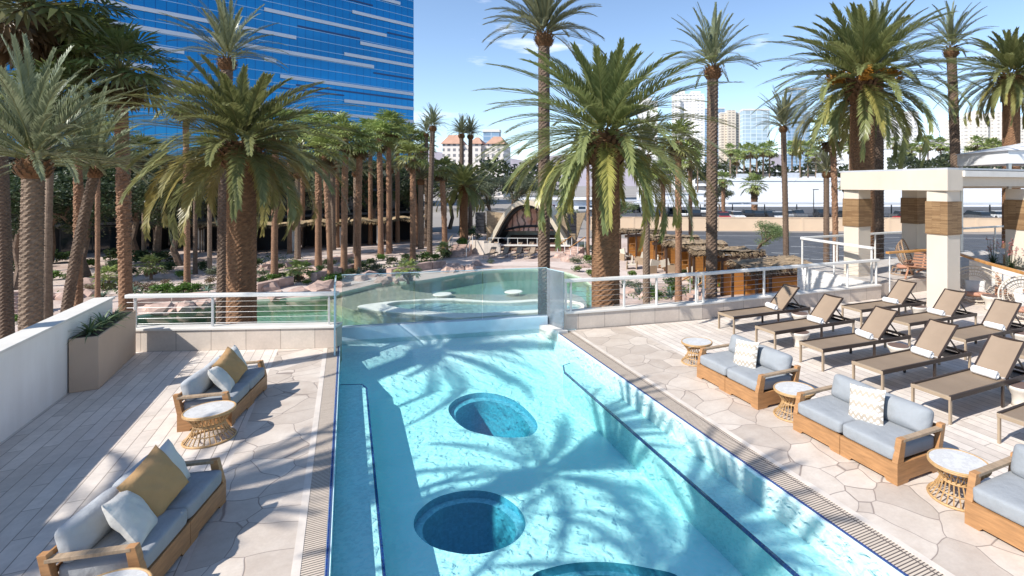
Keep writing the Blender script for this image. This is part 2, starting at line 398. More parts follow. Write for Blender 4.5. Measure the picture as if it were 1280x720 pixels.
st_('pool_wall', MB().b2(AR + 0.001, AR + 0.5, -3.5, 11.9, -3.3, -0.003), m_poolwall)
# benches
BZ = -0.34
st_('pool_bench', MB().prism([(AL, -3), (0.31, -3), (0.31, 10.55), (0.24, 10.8), (AL, 10.95)], FZ, BZ), m_bench)
st_('pool_bench', MB().prism([(3.74, -3), (AR, -3), (AR, 10.25), (3.93, 10.15), (3.82, 9.8)], FZ, BZ), m_bench)
mb = MB()
e = [(0.31, -3), (0.31, 10.55), (0.24, 10.8), (AL + .01, 10.95)]
for p, q in zip(e[:-1], e[1:]): mb.bar((p[0], p[1], BZ - 0.012), (q[0], q[1], BZ - 0.012), 0.03, 0.03)
st_('bench_tile_line', mb, m_bluetile)
mb = MB()
e = [(3.74, -3), (3.82, 9.8), (3.93, 10.15), (AR - .12, 10.22)]
for p, q in zip(e[:-1], e[1:]): mb.bar((p[0], p[1], BZ - 0.012), (q[0], q[1], BZ - 0.012), 0.03, 0.03)
st_('bench_tile_line', mb, m_bluetile)
# dam and water
dv = (Vector(DAM[1]) - Vector(DAM[0])).normalized(); dn = Vector((-dv.y, dv.x))
def dampt(t, off): p = Vector(DAM[0]).lerp(Vector(DAM[1]), t) + dn * off; return (p.x, p.y)
st_('pool_dam', MB().prism([dampt(0, 0), dampt(1, 0), dampt(1, .22), dampt(0, .22)], -3.3, 0.235), m_dam)
st_('pool_water', MB().prism([(AL - .02, -3.2), (AR + .02, -3.2), (AR + .02, 11.95), (AL - .02, 12.9)], -1.9, WZ), m_water)
# white ledge at the right corner
st_('pool_ledge', MB().prism([(4.0, 11.98), (4.42, 11.9), (4.45, 11.2), (4.235, 11.2), (4.12, 11.8)], -0.2, 0.05), m_cap)
# glass screen
gs = thing('glass_screen', 'tall frameless glass screen closing the far end of the pool', 'glass screen', (DAM[0][0], DAM[0][1], 0))
o0 = Vector((DAM[0][0], DAM[0][1]))
def rel(p): return (p[0] - o0.x, p[1] - o0.y)
for k in range(3):
    t0, t1 = k / 3 + 0.002, (k + 1) / 3 - 0.002
    MB().prism([rel(dampt(t0, .10)), rel(dampt(t1, .10)), rel(dampt(t1, .118)), rel(dampt(t0, .118))], 0.22, 1.36).build('pane', m_glass, gs)
MB().b2(*([rel((AL - 0.10, 0))[0], rel((AL - 0.075, 0))[0]]), rel((0, 11.7))[1], rel((0, 12.9))[1], 0.0, 1.36).build('side_pane', m_glass, gs)
a_, b_ = Vector(dampt(1, .1)), Vector((4.40, 11.32)); nn = (b_ - a_).normalized(); nn = Vector((-nn.y, nn.x)) * 0.009
MB().prism([rel(a_ - nn), rel(b_ - nn), rel(b_ + nn), rel(a_ + nn)], 0.05, 1.34).build('side_pane', m_frost, gs)
mb = MB()
mb.bar((*rel(dampt(0, .109)), 1.366), (*rel(dampt(1, .109)), 1.366), 0.022, 0.012)
mb.bar((rel((AL - .088, 0))[0], rel((0, 11.7))[1], 1.366), (rel((AL - .088, 0))[0], rel((0, 12.9))[1], 1.366), 0.028, 0.012)
mb.bar((rel((AL - .088, 0))[0], rel((0, 11.69))[1], 0.0), (rel((AL - .088, 0))[0], rel((0, 11.69))[1], 1.366), 0.03, 0.02)
mb.bar((*rel(a_), 1.346), (*rel(b_), 1.346), 0.022, 0.012)
mb.build('polished_edge', m_glassedge, gs)
# left white parapet
pw = thing('parapet_wall', 'low white stucco wall along the outer side of the timber toned deck', 'wall', (-4.0, 9, 0))
MB().b2(-0.25, 0.0, -15, 4.25, -3.3, 1.15).build('wall_body', m_stucco, pw, bevel=0.006)
MB().b2(-0.29, 0.03, -15, 4.29, 1.15, 1.19).build('coping', m_cap, pw, bevel=0.006)
# curbs with railings
def railing(name, label, pts, posts, ztop, zc, capz, cables=6, double=()):
    t = thing(name, label, 'railing', (pts[0][0], pts[0][1], 0)); o = Vector((pts[0][0], pts[0][1]))
    P = [Vector(p) - o for p in pts]
    c = MB(); k = MB(); r = MB(); cb = MB()
    for a, b in zip(P[:-1], P[1:]):
        d = (b - a).normalized(); nr = Vector((-d.y, d.x)); L = (b - a).length
        if zc is not None:
            c.bar((a.x + nr.x * .14, a.y + nr.y * .14, (capz - 3.3) / 2 - .02), (b.x + nr.x * .14, b.y + nr.y * .14, (capz - 3.3) / 2 - .02), 0.26, capz + 3.3 - .04)
            k.bar((a.x + nr.x * .14, a.y + nr.y * .14, capz - .015), (b.x + nr.x * .14, b.y + nr.y * .14, capz - .015), 0.32, 0.05)
        m_ = nr * 0.10
        r.bar((*(a + m_), ztop - .04), (*(b + m_), ztop - .04), 0.12, 0.075)
        for q in range(cables):
            z = capz + 0.08 + (ztop - 0.14 - capz) * q / (cables - 1)
            cb.tube([(*(a + m_), z), (*(b + m_), z)], 0.004, 4)
    if zc is not None:
        c.build('stone_curb', m_curb, t); k.build('curb_cap', m_cap, t, bevel=0.008)
    r.build('top_rail', m_whitemetal, t, bevel=0.012); cb.build('cables', m_cable, t)
    for x, y in posts:
        x -= o.x; y -= o.y
        MB().box(x, y, (capz + ztop - .06) / 2, 0.04, 0.055, ztop - .06 - capz).build('post', m_whitemetal, t, bevel=0.004)
    return t
def along(p, q, t, off=0.1):
    p, q = Vector(p), Vector(q); d = (q - p).normalized(); v = p.lerp(q, t) + Vector((-d.y, d.x)) * off; return (v.x, v.y)
LC = [(-4.0, 13.75), (-0.2, 12.2)]
railing('cable_railing', 'short white cable railing on stone curb between parapet wall and glass screen', LC,
        [along(*LC, t) for t in (0.04, 0.40, 0.955, 0.985)], 1.13, 0.0, 0.45)
RC = [(4.47, 11.42), (7.87, 10.86), (14.05, 10.6)]
railing('cable_railing', 'long white cable railing on a travertine curb behind the sun loungers', RC,
        [along(RC[0], RC[1], t) for t in (0.01, 0.045, 0.42, 0.66, 0.965)] + [along(RC[1], RC[2], t) for t in (0.015, 0.32, 0.56, 0.80, 0.985)], 1.15, 0.0, 0.40)
# planter box at the left
pl = thing('planter_box', 'large tan planter box standing against the white parapet', 'planter', (-3.62, 11.42, 0), R(3))
mb = MB()
mb.b2(-0.36, 0.0, 0, 2.1, 0.0, 0.86)
pb = mb.build('box', M('tan_fibre', (0.50, 0.37, 0.27), 0.7, 0.06, 2, 0.1), pl, bevel=0.01)
m_soil = M('dark_soil', (0.07, 0.045, 0.03), 0.95, 0.4, 12, 0.6, 30)
MB().b2(-0.335, -0.025, 0.025, 2.075, 0.80, 0.865).build('soil', m_soil, pl)
def leafmat(name, trans=0.35, rough=0.45, use_tint=True, c=(0.08, 0.12, 0.04)):
    m = bpy.data.materials.new(name); m.use_nodes = True; n = m.node_tree; l = n.links; n.nodes.clear()
    out = n.nodes.new('ShaderNodeOutputMaterial'); p = n.nodes.new('ShaderNodeBsdfPrincipled'); tl = n.nodes.new('ShaderNodeBsdfTranslucent')
    mx = n.nodes.new('ShaderNodeMixShader'); mx.inputs[0].default_value = trans
    f = noise(n, coords(n), 3.0, 3)
    if use_tint:
        at = n.nodes.new('ShaderNodeAttribute'); at.attribute_name = 'tint'; base = at.outputs['Color']
    else: base = mixc(n, 0.0, c, c)
    oi = n.nodes.new('ShaderNodeObjectInfo')
    base = mixc(n, 0.35, base, ramp(n, f, [(0.3, 0.65), (0.7, 1.15)]), 'MULTIPLY')
    hs = n.nodes.new('ShaderNodeHueSaturation'); l.new(base, hs.inputs['Color'])
    l.new(math_(n, 'ADD', math_(n, 'MULTIPLY', oi.outputs['Random'], 0.03), 0.485), hs.inputs['Hue'])
    l.new(math_(n, 'ADD', math_(n, 'MULTIPLY', oi.outputs['Random'], 0.3), 0.85), hs.inputs['Value'])
    l.new(hs.outputs[0], p.inputs['Base Color']); l.new(hs.outputs[0], tl.inputs['Color'])
    p.inputs['Roughness'].default_value = rough; p.inputs['Specular IOR Level'].default_value = 0.4
    l.new(p.outputs[0], mx.inputs[1]); l.new(tl.outputs[0], mx.inputs[2]); l.new(mx.outputs[0], out.inputs['Surface'])
    return m
m_leaf = leafmat('leaf_green')
def strap_plant(rnd, n=46, L=0.42, w=0.03, cols=((0.10, 0.16, 0.07), (0.20, 0.27, 0.14))):
    """rosette of arching strap leaves"""
    mb = MB()
    for i in range(n):
        az_ = rnd.uniform(0, 2 * pi); e = rnd.uniform(R(15), R(80)); ln = L * rnd.uniform(.6, 1.1)
        d = Vector((cos(az_), sin(az_), 0)); sd = Vector((-d.y, d.x, 0)); p = Vector((0, 0, 0)); vs_ = []; S = 5
        for k in range(S + 1):
            t = k / S; ww = w * (1 - t ** 2) * .5 + .001; vs_ += [p - sd * ww, p + sd * ww]
            a = e - t * R(75); p = p + (d * cos(a) + Vector((0, 0, sin(a)))) * ln / S
        k_ = rnd.random(); c = tuple(cols[0][j] * (1 - k_) + cols[1][j] * k_ for j in range(3))
        mb.add(vs_, [(2 * k, 2 * k + 1, 2 * k + 3, 2 * k + 2) for k in range(S)], c)
    return mb
rp = random.Random(3)
strap_me = [strap_plant(rp).mesh('strap_leaves', m_leaf) for _ in range(3)]
for i, (y, s, lab) in enumerate(((0.22, 1.0, 'green and grey strap leaf plant at the near end of the tan planter'), (0.72, 0.95, 'green strap leaf plant in the middle of the tan planter'), (1.25, .85, 'small strap leaf plant towards the far end of the tan planter'))):
    p = Vector((-3.62, 11.42, 0)) + Vector((-.18, y, .86)); p = Vector((-3.80, 11.42 + y, .86))
    tag(obj_mesh('strap_leaf_plant', strap_me[i], None, p, i * 1.3, s), lab, 'plant', 'plants in the tan planter')
# ================================================================= furniture
m_teak = M('amber_teak', (0.40, 0.205, 0.085), 0.5, 0.25, 5, 0.1, 60, sc=(1, 1, 8))
m_teaktop = M('weathered_teak', (0.36, 0.26, 0.17), 0.6, 0.25, 6, 0.1, 60, sc=(8, 1, 1))
m_fab = M('blue_grey_fabric', (0.285, 0.30, 0.315), 0.9, 0.06, 5, wrinkle=.35)
m_fablight = M('pale_grey_fabric', (0.37, 0.385, 0.40), 0.9, 0.06, 5, wrinkle=.35)
m_white = M('off_white_fabric', (0.56, 0.545, 0.51), 0.9, 0.06, 5, wrinkle=.35)
m_must = M('mustard_fabric', (0.42, 0.25, 0.11), 0.9, 0.08, 5, wrinkle=.35)
m_rattan = M('honey_rattan', (0.50, 0.31, 0.14), 0.5, 0.25, 20)
def marble():
    m, n, p, l = newmat('white_marble'); v = coords(n)
    f = noise(n, v, 9, 8, 0.7)
    l.new(ramp(n, f, [(0.38, (0.60, 0.59, 0.57)), (0.49, (0.52, 0.51, 0.495)), (0.53, (0.62, 0.61, 0.59))]), p.inputs['Base Color']); p.inputs['Roughness'].default_value = 0.35
    return m
m_marble = marble()
def diamondmat():
    m, n, p, l = newmat('diamond_weave'); t = n.nodes.new('ShaderNodeTexCoord'); s = n.nodes.new('ShaderNodeSeparateXYZ'); l.new(t.outputs['Object'], s.inputs[0])
    # zig zag bands and lozenges in beige on white
    ax = math_(n, 'PINGPONG', math_(n, 'ADD', s.outputs[0], 1.0), 0.038)
    z = math_(n, 'ADD', s.outputs[1], math_(n, 'MULTIPLY', ax, 1.15))
    f = math_(n, 'FRACT', math_(n, 'MULTIPLY', z, 15.0))
    z2 = math_(n, 'SUBTRACT', s.outputs[1], math_(n, 'MULTIPLY', ax, 1.15))
    f2 = math_(n, 'FRACT', math_(n, 'MULTIPLY', z2, 7.5))
    a = math_(n, 'GREATER_THAN', f, 0.62); b = math_(n, 'GREATER_THAN', f2, 0.70)
    q = math_(n, 'MAXIMUM', math_(n, 'MULTIPLY', a, 0.8), b)
    l.new(mixc(n, q, (0.64, 0.62, 0.58), (0.39, 0.33, 0.265)), p.inputs['Base Color']); p.inputs['Roughness'].default_value = 0.9
    return m
m_diam = diamondmat()
def sgn(x, e): return (abs(x) ** e) * (1 if x >= 0 else -1)
def cushion_mb(w, d, h, e1=0.4, e2=0.25, nu=40, nv=18, wob=0.0, seed=0):
    rn = random.Random(seed); ph = [rn.uniform(0, 6.28) for _ in range(6)]
    mb = MB()
    def fn(u, v):
        a = 2 * pi * u; b = -pi / 2 + pi * v
        cb, sb = sgn(cos(b), e1), sgn(sin(b), e1)
        x = w / 2 * cb * sgn(cos(a), e2); y = d / 2 * cb * sgn(sin(a), e2); z = h / 2 * sb
        k = 1 + wob * (sin(x * 9 + ph[0]) * sin(y * 8 + ph[1]) + .5 * sin(x * 21 + ph[2] + y * 13))
        return (x, y, z * k)
    return mb.grid(fn, nu, nv, True)
def pillow_mb(w, h, t, n=18, seed=0):
    rn = random.Random(seed); ph = [rn.uniform(0, 6.28) for _ in range(6)]
    mb = MB()
    for s in (1, -1):
        def fn(u, v, s=s):
            a, b = 2 * u - 1, 2 * v - 1
            x = w / 2 * a * (1 - .07 * (1 - b * b)); y = h / 2 * b * (1 - .07 * (1 - a * a))
            z = t / 2 * (max(0, (1 - a * a) * (1 - b * b)) ** .36)
            z *= 1 + .10 * sin(a * 4 + ph[0]) * sin(b * 5 + ph[1]) + .05 * sin(a * 11 + b * 7 + ph[2])
            return (x, y, s * z)
        b0 = len(mb.f); mb.grid(fn, n, n)
        if s < 0: mb.f[b0:] = [tuple(reversed(f)) for f in mb.f[b0:]]
    return mb
def put(o, loc, rot):
    o.location = loc; o.rotation_euler = rot; return o
# sofa: local +X = front, Y = length
m_piping = M('grey_piping', (0.215, 0.235, 0.26), 0.9, .05, 6)
rng_s = random.Random(41)
def make_sofa(label, loc, rz, fab, bolster):
    L, D = 1.5, 0.74
    t = thing('outdoor_sofa', label, 'sofa', loc, rz, 'teak sofas around the pool')
    hx = D / 2
    for s in (-1, 1):            # two base modules
        y0, y1 = (-L / 2, -0.004) if s < 0 else (0.004, L / 2)
        mb = MB(); x0, x1 = -hx, hx
        # front and side panels with toe cut-out
        for xa, xb in ((hx - .03, hx), (-hx, -hx + .03)):
            mb.prism([(y0, 0), (y0 + .13, 0), (y0 + .16, .035), (y1 - .16, .035), (y1 - .13, 0), (y1, 0), (y1, .225), (y0, .225)], xa, xb)
        for i in range(len(mb.v)):
            a, b, c = mb.v[i]; mb.v[i] = (c, a, b)
        mb.b2(-hx + .03, hx - .03, y0 + .01, y1 - .01, .05, .20)
        ye = y0 if s < 0 else y1 - .03
        mb2 = MB(); mb2.prism([(-hx + .03, 0), (-hx + .16, 0), (-hx + .19, .035), (hx - .19, .035), (hx - .16, 0), (hx - .03, 0), (hx - .03, .225), (-hx + .03, .225)], ye, ye + .03)
        for a, b, c in mb2.v: pass
        mb.add([(a, c, b) for a, b, c in mb2.v], [tuple(reversed(f)) for f in mb2.f])
        mb.build('base', m_teak, t, bevel=0.004)
    for s in (-1, 1):
        y = s * (L / 2 - .035)
        V8 = [(0, 3, 2, 1), (4, 5, 6, 7), (0, 1, 5, 4), (1, 2, 6, 5), (2, 3, 7, 6), (3, 0, 4, 7)]
        for xa, xb, xc, xd, zt in ((hx - .10, hx, hx - .145, hx - .065, .47), (-hx, -hx + .08, -hx - .06, -hx + .01, .50)):
            MB().add([(xa, y - .034, .225), (xb, y - .034, .225), (xb, y + .034, .225), (xa, y + .034, .225), (xc, y - .034, zt), (xd, y - .034, zt), (xd, y + .034, zt), (xc, y + .034, zt)], V8).build('arm_post', m_teak, t, bevel=0.004)
        MB().b2(-hx - .005, hx - .10, y - .036, y + .036, .435, .466).build('armrest', m_teaktop, t, bevel=0.004)
    bk = MB()
    for z in (.29, .36, .43): bk.bar((-hx - .02 - (z - .25) * .2, -L / 2 + .06, z), (-hx - .02 - (z - .25) * .2, L / 2 - .06, z), .02, .05)
    bk.build('back_frame', m_teak, t)
    sc = []
    for s in (-1, 1):
        c = cushion_mb(D - .05, L / 2 - .045, .165, .30, .16, wob=.015, seed=s + 3).build('seat_cushion', fab, t, smooth=True)
        put(c, (0.02, s * (L / 4 - .02), .30), (0, 0, R(rng_s.uniform(-.8, .8))))
        pp = MB(); aa = (D - .05) / 2 * .975; bb = (L / 2 - .045) / 2 * .975
        for zz in (.052, -.052): pp.tube([(aa * sgn(cos(2 * pi * q / 64), .16), bb * sgn(sin(2 * pi * q / 64), .16), zz) for q in range(65)], .0055, 5, cap=False)
        pp.build('piping', m_piping, c, smooth=True)
    for i, s in enumerate((-1, 1)):
        c = cushion_mb(.31, L / 2 - .06, .26, .85, .27, wob=.05, seed=int(loc[1] * 7 + s)).build('back_cushion', bolster, t, smooth=True)
        put(c, (-hx + .10, s * (L / 4 - .04), .50), (0, R(-16 + 90), R(2 * s)))
    return t
def pillow(label, mat, p, rot, size=.44, seed=0, group='throw pillows on the sofas', thick=.17):
    o = pillow_mb(size, size, thick, seed=seed).build('throw_pillow', mat, None, smooth=True); put(o, p, rot)
    return tag(o, label, 'pillow', group)
def sofa_pt(loc, rz, x, y, z):
    return (loc[0] + x * cos(rz) - y * sin(rz), loc[1] + x * sin(rz) + y * cos(rz), z)
def pil(loc, rz, x, y, z, lean, spin, yaw, *a, **k):
    # pillow plane faces sofa front (local +X), leaning back, spun in its plane
    m = Matrix.Rotation(rz + yaw, 4, 'Z') @ Matrix.Rotation(R(90) - lean, 4, 'Y') @ Matrix.Rotation(spin + R(90), 4, 'Z')
    return pillow(a[0], a[1], sofa_pt(loc, rz, x, y, z), m.to_euler(), **k)
# left sofas face the pool (+X)
A1, R1 = (-1.60, 6.15, 0), R(-12)
make_sofa('teak sofa with mustard and white pillows nearest to the camera on the plank deck', A1, R1, m_fab, m_fablight).scale = (.86, .96, 1.0)
pil(A1, R1, -.03, .30, .56, R(22), R(8), R(-8), 'white throw pillow at the far end of the nearest plank deck sofa', m_white, size=.46, seed=1)
pil(A1, R1, .03, .02, .59, R(24), R(18), R(-14), 'mustard throw pillow in the middle of the nearest plank deck sofa', m_must, size=.50, seed=2, thick=.2)
pil(A1, R1, .05, -.36, .53, R(34), R(-12), R(18), 'white throw pillow at the near end of the nearest plank deck sofa', m_white, size=.46, seed=3)
A2, R2 = (-1.61, 9.62, 0), R(-10)
make_sofa('teak sofa with mustard and white pillows beside the stone curb, near the planter', A2, R2, m_fab, m_fablight).scale = (.86, .96, 1.0)
pil(A2, R2, -.02, .33, .56, R(22), R(5), R(-8), 'white throw pillow at the far end of the sofa by the stone curb', m_white, size=.46, seed=4)
pil(A2, R2, .03, .06, .58, R(26), R(20), R(-14), 'mustard throw pillow on the sofa by the stone curb', m_must, size=.48, seed=5, thick=.2)
pil(A2, R2, .04, -.28, .53, R(36), R(-10), R(18), 'white throw pillow at the near end of the sofa by the stone curb', m_white, size=.44, seed=6)
# right sofas face the pool (-X)
for (y, lab, plab, py_) in ((6.88, 'teak sofa with one patterned pillow, farthest from the camera on the flagstones', 'beige diamond patterned pillow on the farthest flagstone sofa', .02),
                       (4.66, 'teak sofa with one patterned pillow standing between two marble topped tables', 'beige diamond patterned pillow on the sofa between two marble topped tables', .05),
                       (2.42, 'teak sofa cut off by the right edge of the photo, without pillow', None, 0)):
    S_, RS = (5.82, y, 0), pi
    make_sofa(lab, S_, RS, m_fab, m_fab).scale = (1.07, 1.02, 1.05)
    if plab: pil(S_, RS, -.01, py_, .55, R(20), R(6), R(10), plab, m_diam, size=.46, seed=int(y * 3))
# rattan tables
def make_table(label, p):
    t = thing('side_table', label, 'table', (p[0], p[1], 0), 0, 'rattan side tables with marble tops')
    MB().lathe([(.0, .363), (.262, .363), (.27, .37), (.27, .382), (.265, .386), (0, .386)], 40, cap=False).build('table_top', m_marble, t)
    mb = MB(); mb.ring(0, 0, .362, .278, .014, 36); mb.ring(0, 0, .378, .280, .012, 36); mb.ring(0, 0, .20, .165, .012, 30); mb.ring(0, 0, .215, .165, .010, 30); mb.ring(0, 0, .014, .28, .014, 36)
    mb.ring(0, 0, .10, .215, .007, 30)
    mb.build('hoops', m_rattan, t, smooth=True)
    mb = MB(); N = 26
    for i in range(N):
        a = 2 * pi * i / N
        for sgn_ in (1, -1):
            b = a + sgn_ * .16
            mb.tube([(.272 * cos(a), .272 * sin(a), .36), (.19 * cos((a + b) / 2), .19 * sin((a + b) / 2), .25), (.163 * cos(b), .163 * sin(b), .20)], .006, 4)
        mb.tube([(.163 * cos(a), .163 * sin(a), .20), (.20 * cos(a + .05), .20 * sin(a + .05), .11), (.275 * cos(a + .1), .275 * sin(a + .1), .015)], .0075, 4)
    mb.build('rattan_spokes', m_rattan, t)
    return t
tb = make_table('rattan drum table with marble top in front of the sofa by the stone curb', G(262, 512, .38))
for p, lab in ((( -1.58, 5.0), 'rattan drum table with marble top cut off by the bottom edge of the photo'),
               (G(871, 427, .38), 'rattan drum table with marble top nearest to the long railing curb'),
               (G(993, 486, .38), 'rattan drum table with marble top between the two patterned pillow sofas'),
               (G(1198, 577, .38), 'rattan drum table with marble top nearest the right edge')):
    copy_tree(tb, (p[0], p[1], 0), 0.3 * p[0], lab)
# sun loungers
m_sling = M('taupe_sling', (0.245, 0.178, 0.12), 0.75, 0.08, 3, 0.3, 300)
m_slingback = M('taupe_sling_back', (0.275, 0.20, 0.138), 0.75, 0.08, 3, 0.3, 300)
m_rail = M('dark_bronze', (0.035, 0.022, 0.017), 0.4, 0.2, 5)
m_tanleg = M('tan_aluminium', (0.36, 0.275, 0.19), 0.45, 0.1, 5)
m_towel = M('white_towel', (0.82, 0.82, 0.82), 0.95, 0.05, 10, 0.5, 180)
LL, LW, HG, LZ = 2.28, 0.58, 1.46, 0.385     # local x from foot (0) to head, y across
def make_lounger(label, group):
    t = thing('sun_lounger', label, 'lounger', (0, 0, 0), 0, group)
    def sl(u, v):
        x = .02 + u * (HG - .02); return (x, (v - .5) * (LW - .05), LZ - .012 - .018 * sin(pi * v) * sin(pi * u))
    MB().grid(sl, 12, 7).build('seat', m_sling, t, smooth=True)
    for s in (-1, 1):
        MB().bar((0, s * (LW / 2 - .015), LZ - .02), (LL, s * (LW / 2 - .015), LZ - .028), .032, .068).build('side_rail', m_rail, t, bevel=.004)
    MB().bar((.012, -LW / 2, LZ - .025), (.012, LW / 2, LZ - .025), .04, .055).build('foot_bar', m_tanleg, t, bevel=.006)
    MB().bar((LL - .012, -LW / 2, LZ - .025), (LL - .012, LW / 2, LZ - .025), .03, .045).build('head_bar', m_rail, t)
    for x in (.02, LL - .02):
        for s in (-1, 1):
            MB().box(x, s * (LW / 2 - .02), (LZ - .04) / 2, .045, .03, LZ - .04).build('leg', m_tanleg, t, bevel=.004)
    for s in (-1, 1):
        MB().box(1.30, s * (LW / 2 - .02), (LZ - .04) / 2, .045, .03, LZ - .04).build('leg', m_rail, t, bevel=.004)
    an = R(44); bl = .70
    bx, bz = bl * cos(an), bl * sin(an)
    b = MB()
    for s in (-1, 1): b.bar((HG, s * (LW / 2 - .05), LZ), (HG + bx, s * (LW / 2 - .05), LZ + bz), .03, .03)
    b.bar((HG + bx, -LW / 2 + .04, LZ + bz), (HG + bx, LW / 2 - .04, LZ + bz), .03, .03)
    fr = b.build('back_frame', m_rail, t)
    def bs(u, v):
        q = u * bl; return (HG + q * cos(an) + .012 * sin(pi * v), (v - .5) * (LW - .09), LZ + .017 + q * sin(an) - .012 * sin(pi * v))
    mb = MB(); mb.grid(bs, 10, 7)
    mb.build('backrest', m_slingback, t, smooth=True)
    b = MB()
    for s in (-1, 1): b.bar((HG + .42 * cos(an), s * (LW / 2 - .07), LZ + .42 * sin(an)), (HG + .62, s * (LW / 2 - .07), LZ - .03), .015, .025)
    b.bar((HG + .62, -LW / 2 + .05, LZ - .03), (HG + .62, LW / 2 - .05, LZ - .03), .02, .03)
    b.b2(HG + .30, LL - .16, -LW / 2 + .05, LW / 2 - .05, LZ - .055, LZ - .045)
    b.build('back_prop', m_rail, t)
    return t
def towel_mesh():
    mb = MB(); r = .062; L = .36
    pts = []
    N = 44
    for i in range(N):
        a = i / N * 2 * pi * 2.2; rr = r * (1 - .42 * (1 - i / (N - 1)))
        pts.append((rr * cos(a), rr * sin(a)))
    prof = [(r * cos(2 * pi * i / 20) * (1.05 if i % 20 < 4 else 1), r * sin(2 * pi * i / 20)) for i in range(20)]
    vv = []
    for k, y in enumerate((-L / 2, -L / 2 + .012, -L / 6, L / 6, L / 2 - .012, L / 2)):
        s = .86 if k in (0, 5) else 1.0 + .03 * sin(k * 2.1)
        vv += [(x * s, y, z * s) for x, z in prof]
    ff = [(j * 20 + i, j * 20 + (i + 1) % 20, (j + 1) * 20 + (i + 1) % 20, (j + 1) * 20 + i) for j in range(5) for i in range(20)]
    ff += [tuple(range(20)), tuple(100 + i for i in range(19, -1, -1))]
    mb.add(vv, ff)
    # spiral lip at each end
    for s in (-1, 1):
        mb.tube([(p[0] * .8, s * (L / 2 + .001), p[1] * .8) for p in pts[::2]], .004, 4)
    return mb.mesh('rolled_towel', m_towel, True)
towel_me = towel_mesh()
row1 = [(7.70, 9.45), (7.64, 8.12), (7.594, 6.875), (7.547, 5.665), (7.47, 4.57), (7.50, 3.42)]
row2 = [(10.80, 8.66), (10.66, 7.37), (10.5, 6.14), (10.4, 4.95)]
lab1 = ['taupe lounger of the front row lying closest to the long railing curb', 'taupe lounger of the front row, second from the railing curb', 'taupe lounger of the front row, third from the railing curb',
        'taupe lounger of the front row, fourth from the railing curb', 'taupe lounger of the front row, fifth from the railing curb', 'taupe lounger at the right edge of which only the foot end shows']
lab2 = ['taupe lounger of the back row nearest to the white railing end post', 'taupe lounger of the back row before the near cream column', 'taupe lounger of the back row before the wicker egg chair', 'taupe lounger of the back row farthest from the railing, by the right edge']
base = make_lounger(lab1[0], 'taupe sun loungers on the pool terrace')
for k, ((x, y), lab) in enumerate(list(zip(row1, lab1)) + list(zip(row2, lab2))):
    o = base if k == 0 else copy_tree(base, label=lab)
    yy = y + LW / 2; rz = R(random.uniform(-2.2, 2.2)); o.location = (x, yy, 0); o.rotation_euler = (0, 0, rz)
    tl = obj_mesh('rolled_towel', towel_me, None, (x + HG - .085 - random.uniform(0, .05), yy + random.uniform(-.05, .05), LZ + .052), rz + R(random.uniform(-9, 9)))
    where = lab.replace('taupe lounger', 'the lounger').replace(' farthest from the railing, by', ' by').replace(' nearest to the white railing end post', ' by the railing end post')
    tag(tl, 'white rolled towel on ' + where.replace('lying ', '').replace(' of which only the foot end shows', ''), 'towel', 'rolled towels on the loungers')
# low drum stools
m_drum = M('pale_concrete', (0.62, 0.57, 0.50), 0.7, 0.08, 4, 0.2)
m_dtop = M('dark_taupe_top', (0.16, 0.105, 0.085), 0.6, 0.1, 4)
def make_stool(label, p):
    t = thing('drum_table', label, 'table', (p[0], p[1], 0), 0, 'low drum tables between the loungers')
    MB().lathe([(.135, 0), (.12, .05), (.125, .15), (.175, .235), (.195, .27), (.195, .30), (.182, .303)], 28).build('pedestal', m_drum, t, smooth=True)
    MB().lathe([(.0, .302), (.178, .302), (.178, .309), (0, .309)], 28, cap=False).build('table_top', m_dtop, t)
    return t
sp = [(G(1000, 392, .3), 'low drum table under the lounger closest to the long railing curb'), (G(1000, 415, .3), 'low drum table beside the second front row lounger from the railing curb'),
      (G(1123, 432, .3), 'low drum table behind the third front row lounger'), (G(1148, 383, .3), 'low drum table by the back row lounger nearest to the railing'),
      (G(1276, 416, .3), 'low drum table behind the second back row lounger'), (G(1277, 482, .3), 'low drum table beside the fifth front row lounger at the right edge')]
stl = make_stool(sp[0][1], sp[0][0])
for p, lab in sp[1:]: copy_tree(stl, (p[0], p[1], 0), 0, lab)
# ================================================================= pavilion on the right
st_('terrace_floor', MB().prism([(13.98, 10.95), (30, 10.95), (30, 14.0), (14.35, 14.0)], 0.30, 0.43), M('grey_stone_floor', (0.50, 0.46, 0.42), 0.6, 0.15, 2, 0.1))
wt = thing('terrace_wall', 'white wall carrying the raised terrace beyond the lounger railing', 'wall', (14.3, 12.5, 0))
MB().prism([(-.36, -1.65), (-.20, -1.65), (.20, 1.5), (15, 1.5), (15, 1.65), (.05, 1.65)], -3.3, .425).build('wall_body', m_stucco, wt)
MB().b2(-.32, 8, -1.75, -1.55, 0.003, .40).build('step_riser', m_curb, wt)
TC = [(14.0, 10.72), (14.36, 13.86)]
railing('terrace_railing', 'white cable railing round the raised terrace before the asphalt road', [(14.0, 10.75), (14.36, 13.86), (29, 13.9)],
        [along((14.0, 10.75), (14.36, 13.86), t) for t in (.015, .5, .985)] + [along((14.36, 13.86), (29, 13.9), t) for t in (.12, .26, .4, .6, .8)], 1.5, None, 0.43)
pv = thing('poolside_pavilion', 'cream pavilion with flat roof and tan banded square columns', 'pavilion', (16.0, 10.4, 0))
m_band = brickmat('split_tan_band', (0.40, 0.25, 0.12), (0.24, 0.13, 0.055), (0.14, 0.075, 0.03), 0.45, 0.03, 0.004, axes='WZ', nz=0.35, bmp=0.9)
cols = [(14.42, 9.02, 0.0), (14.75, 12.0, 0.43), (17.6, 12.0, 0.43), (18.0, 8.95, 0.0)]
S = 0.56
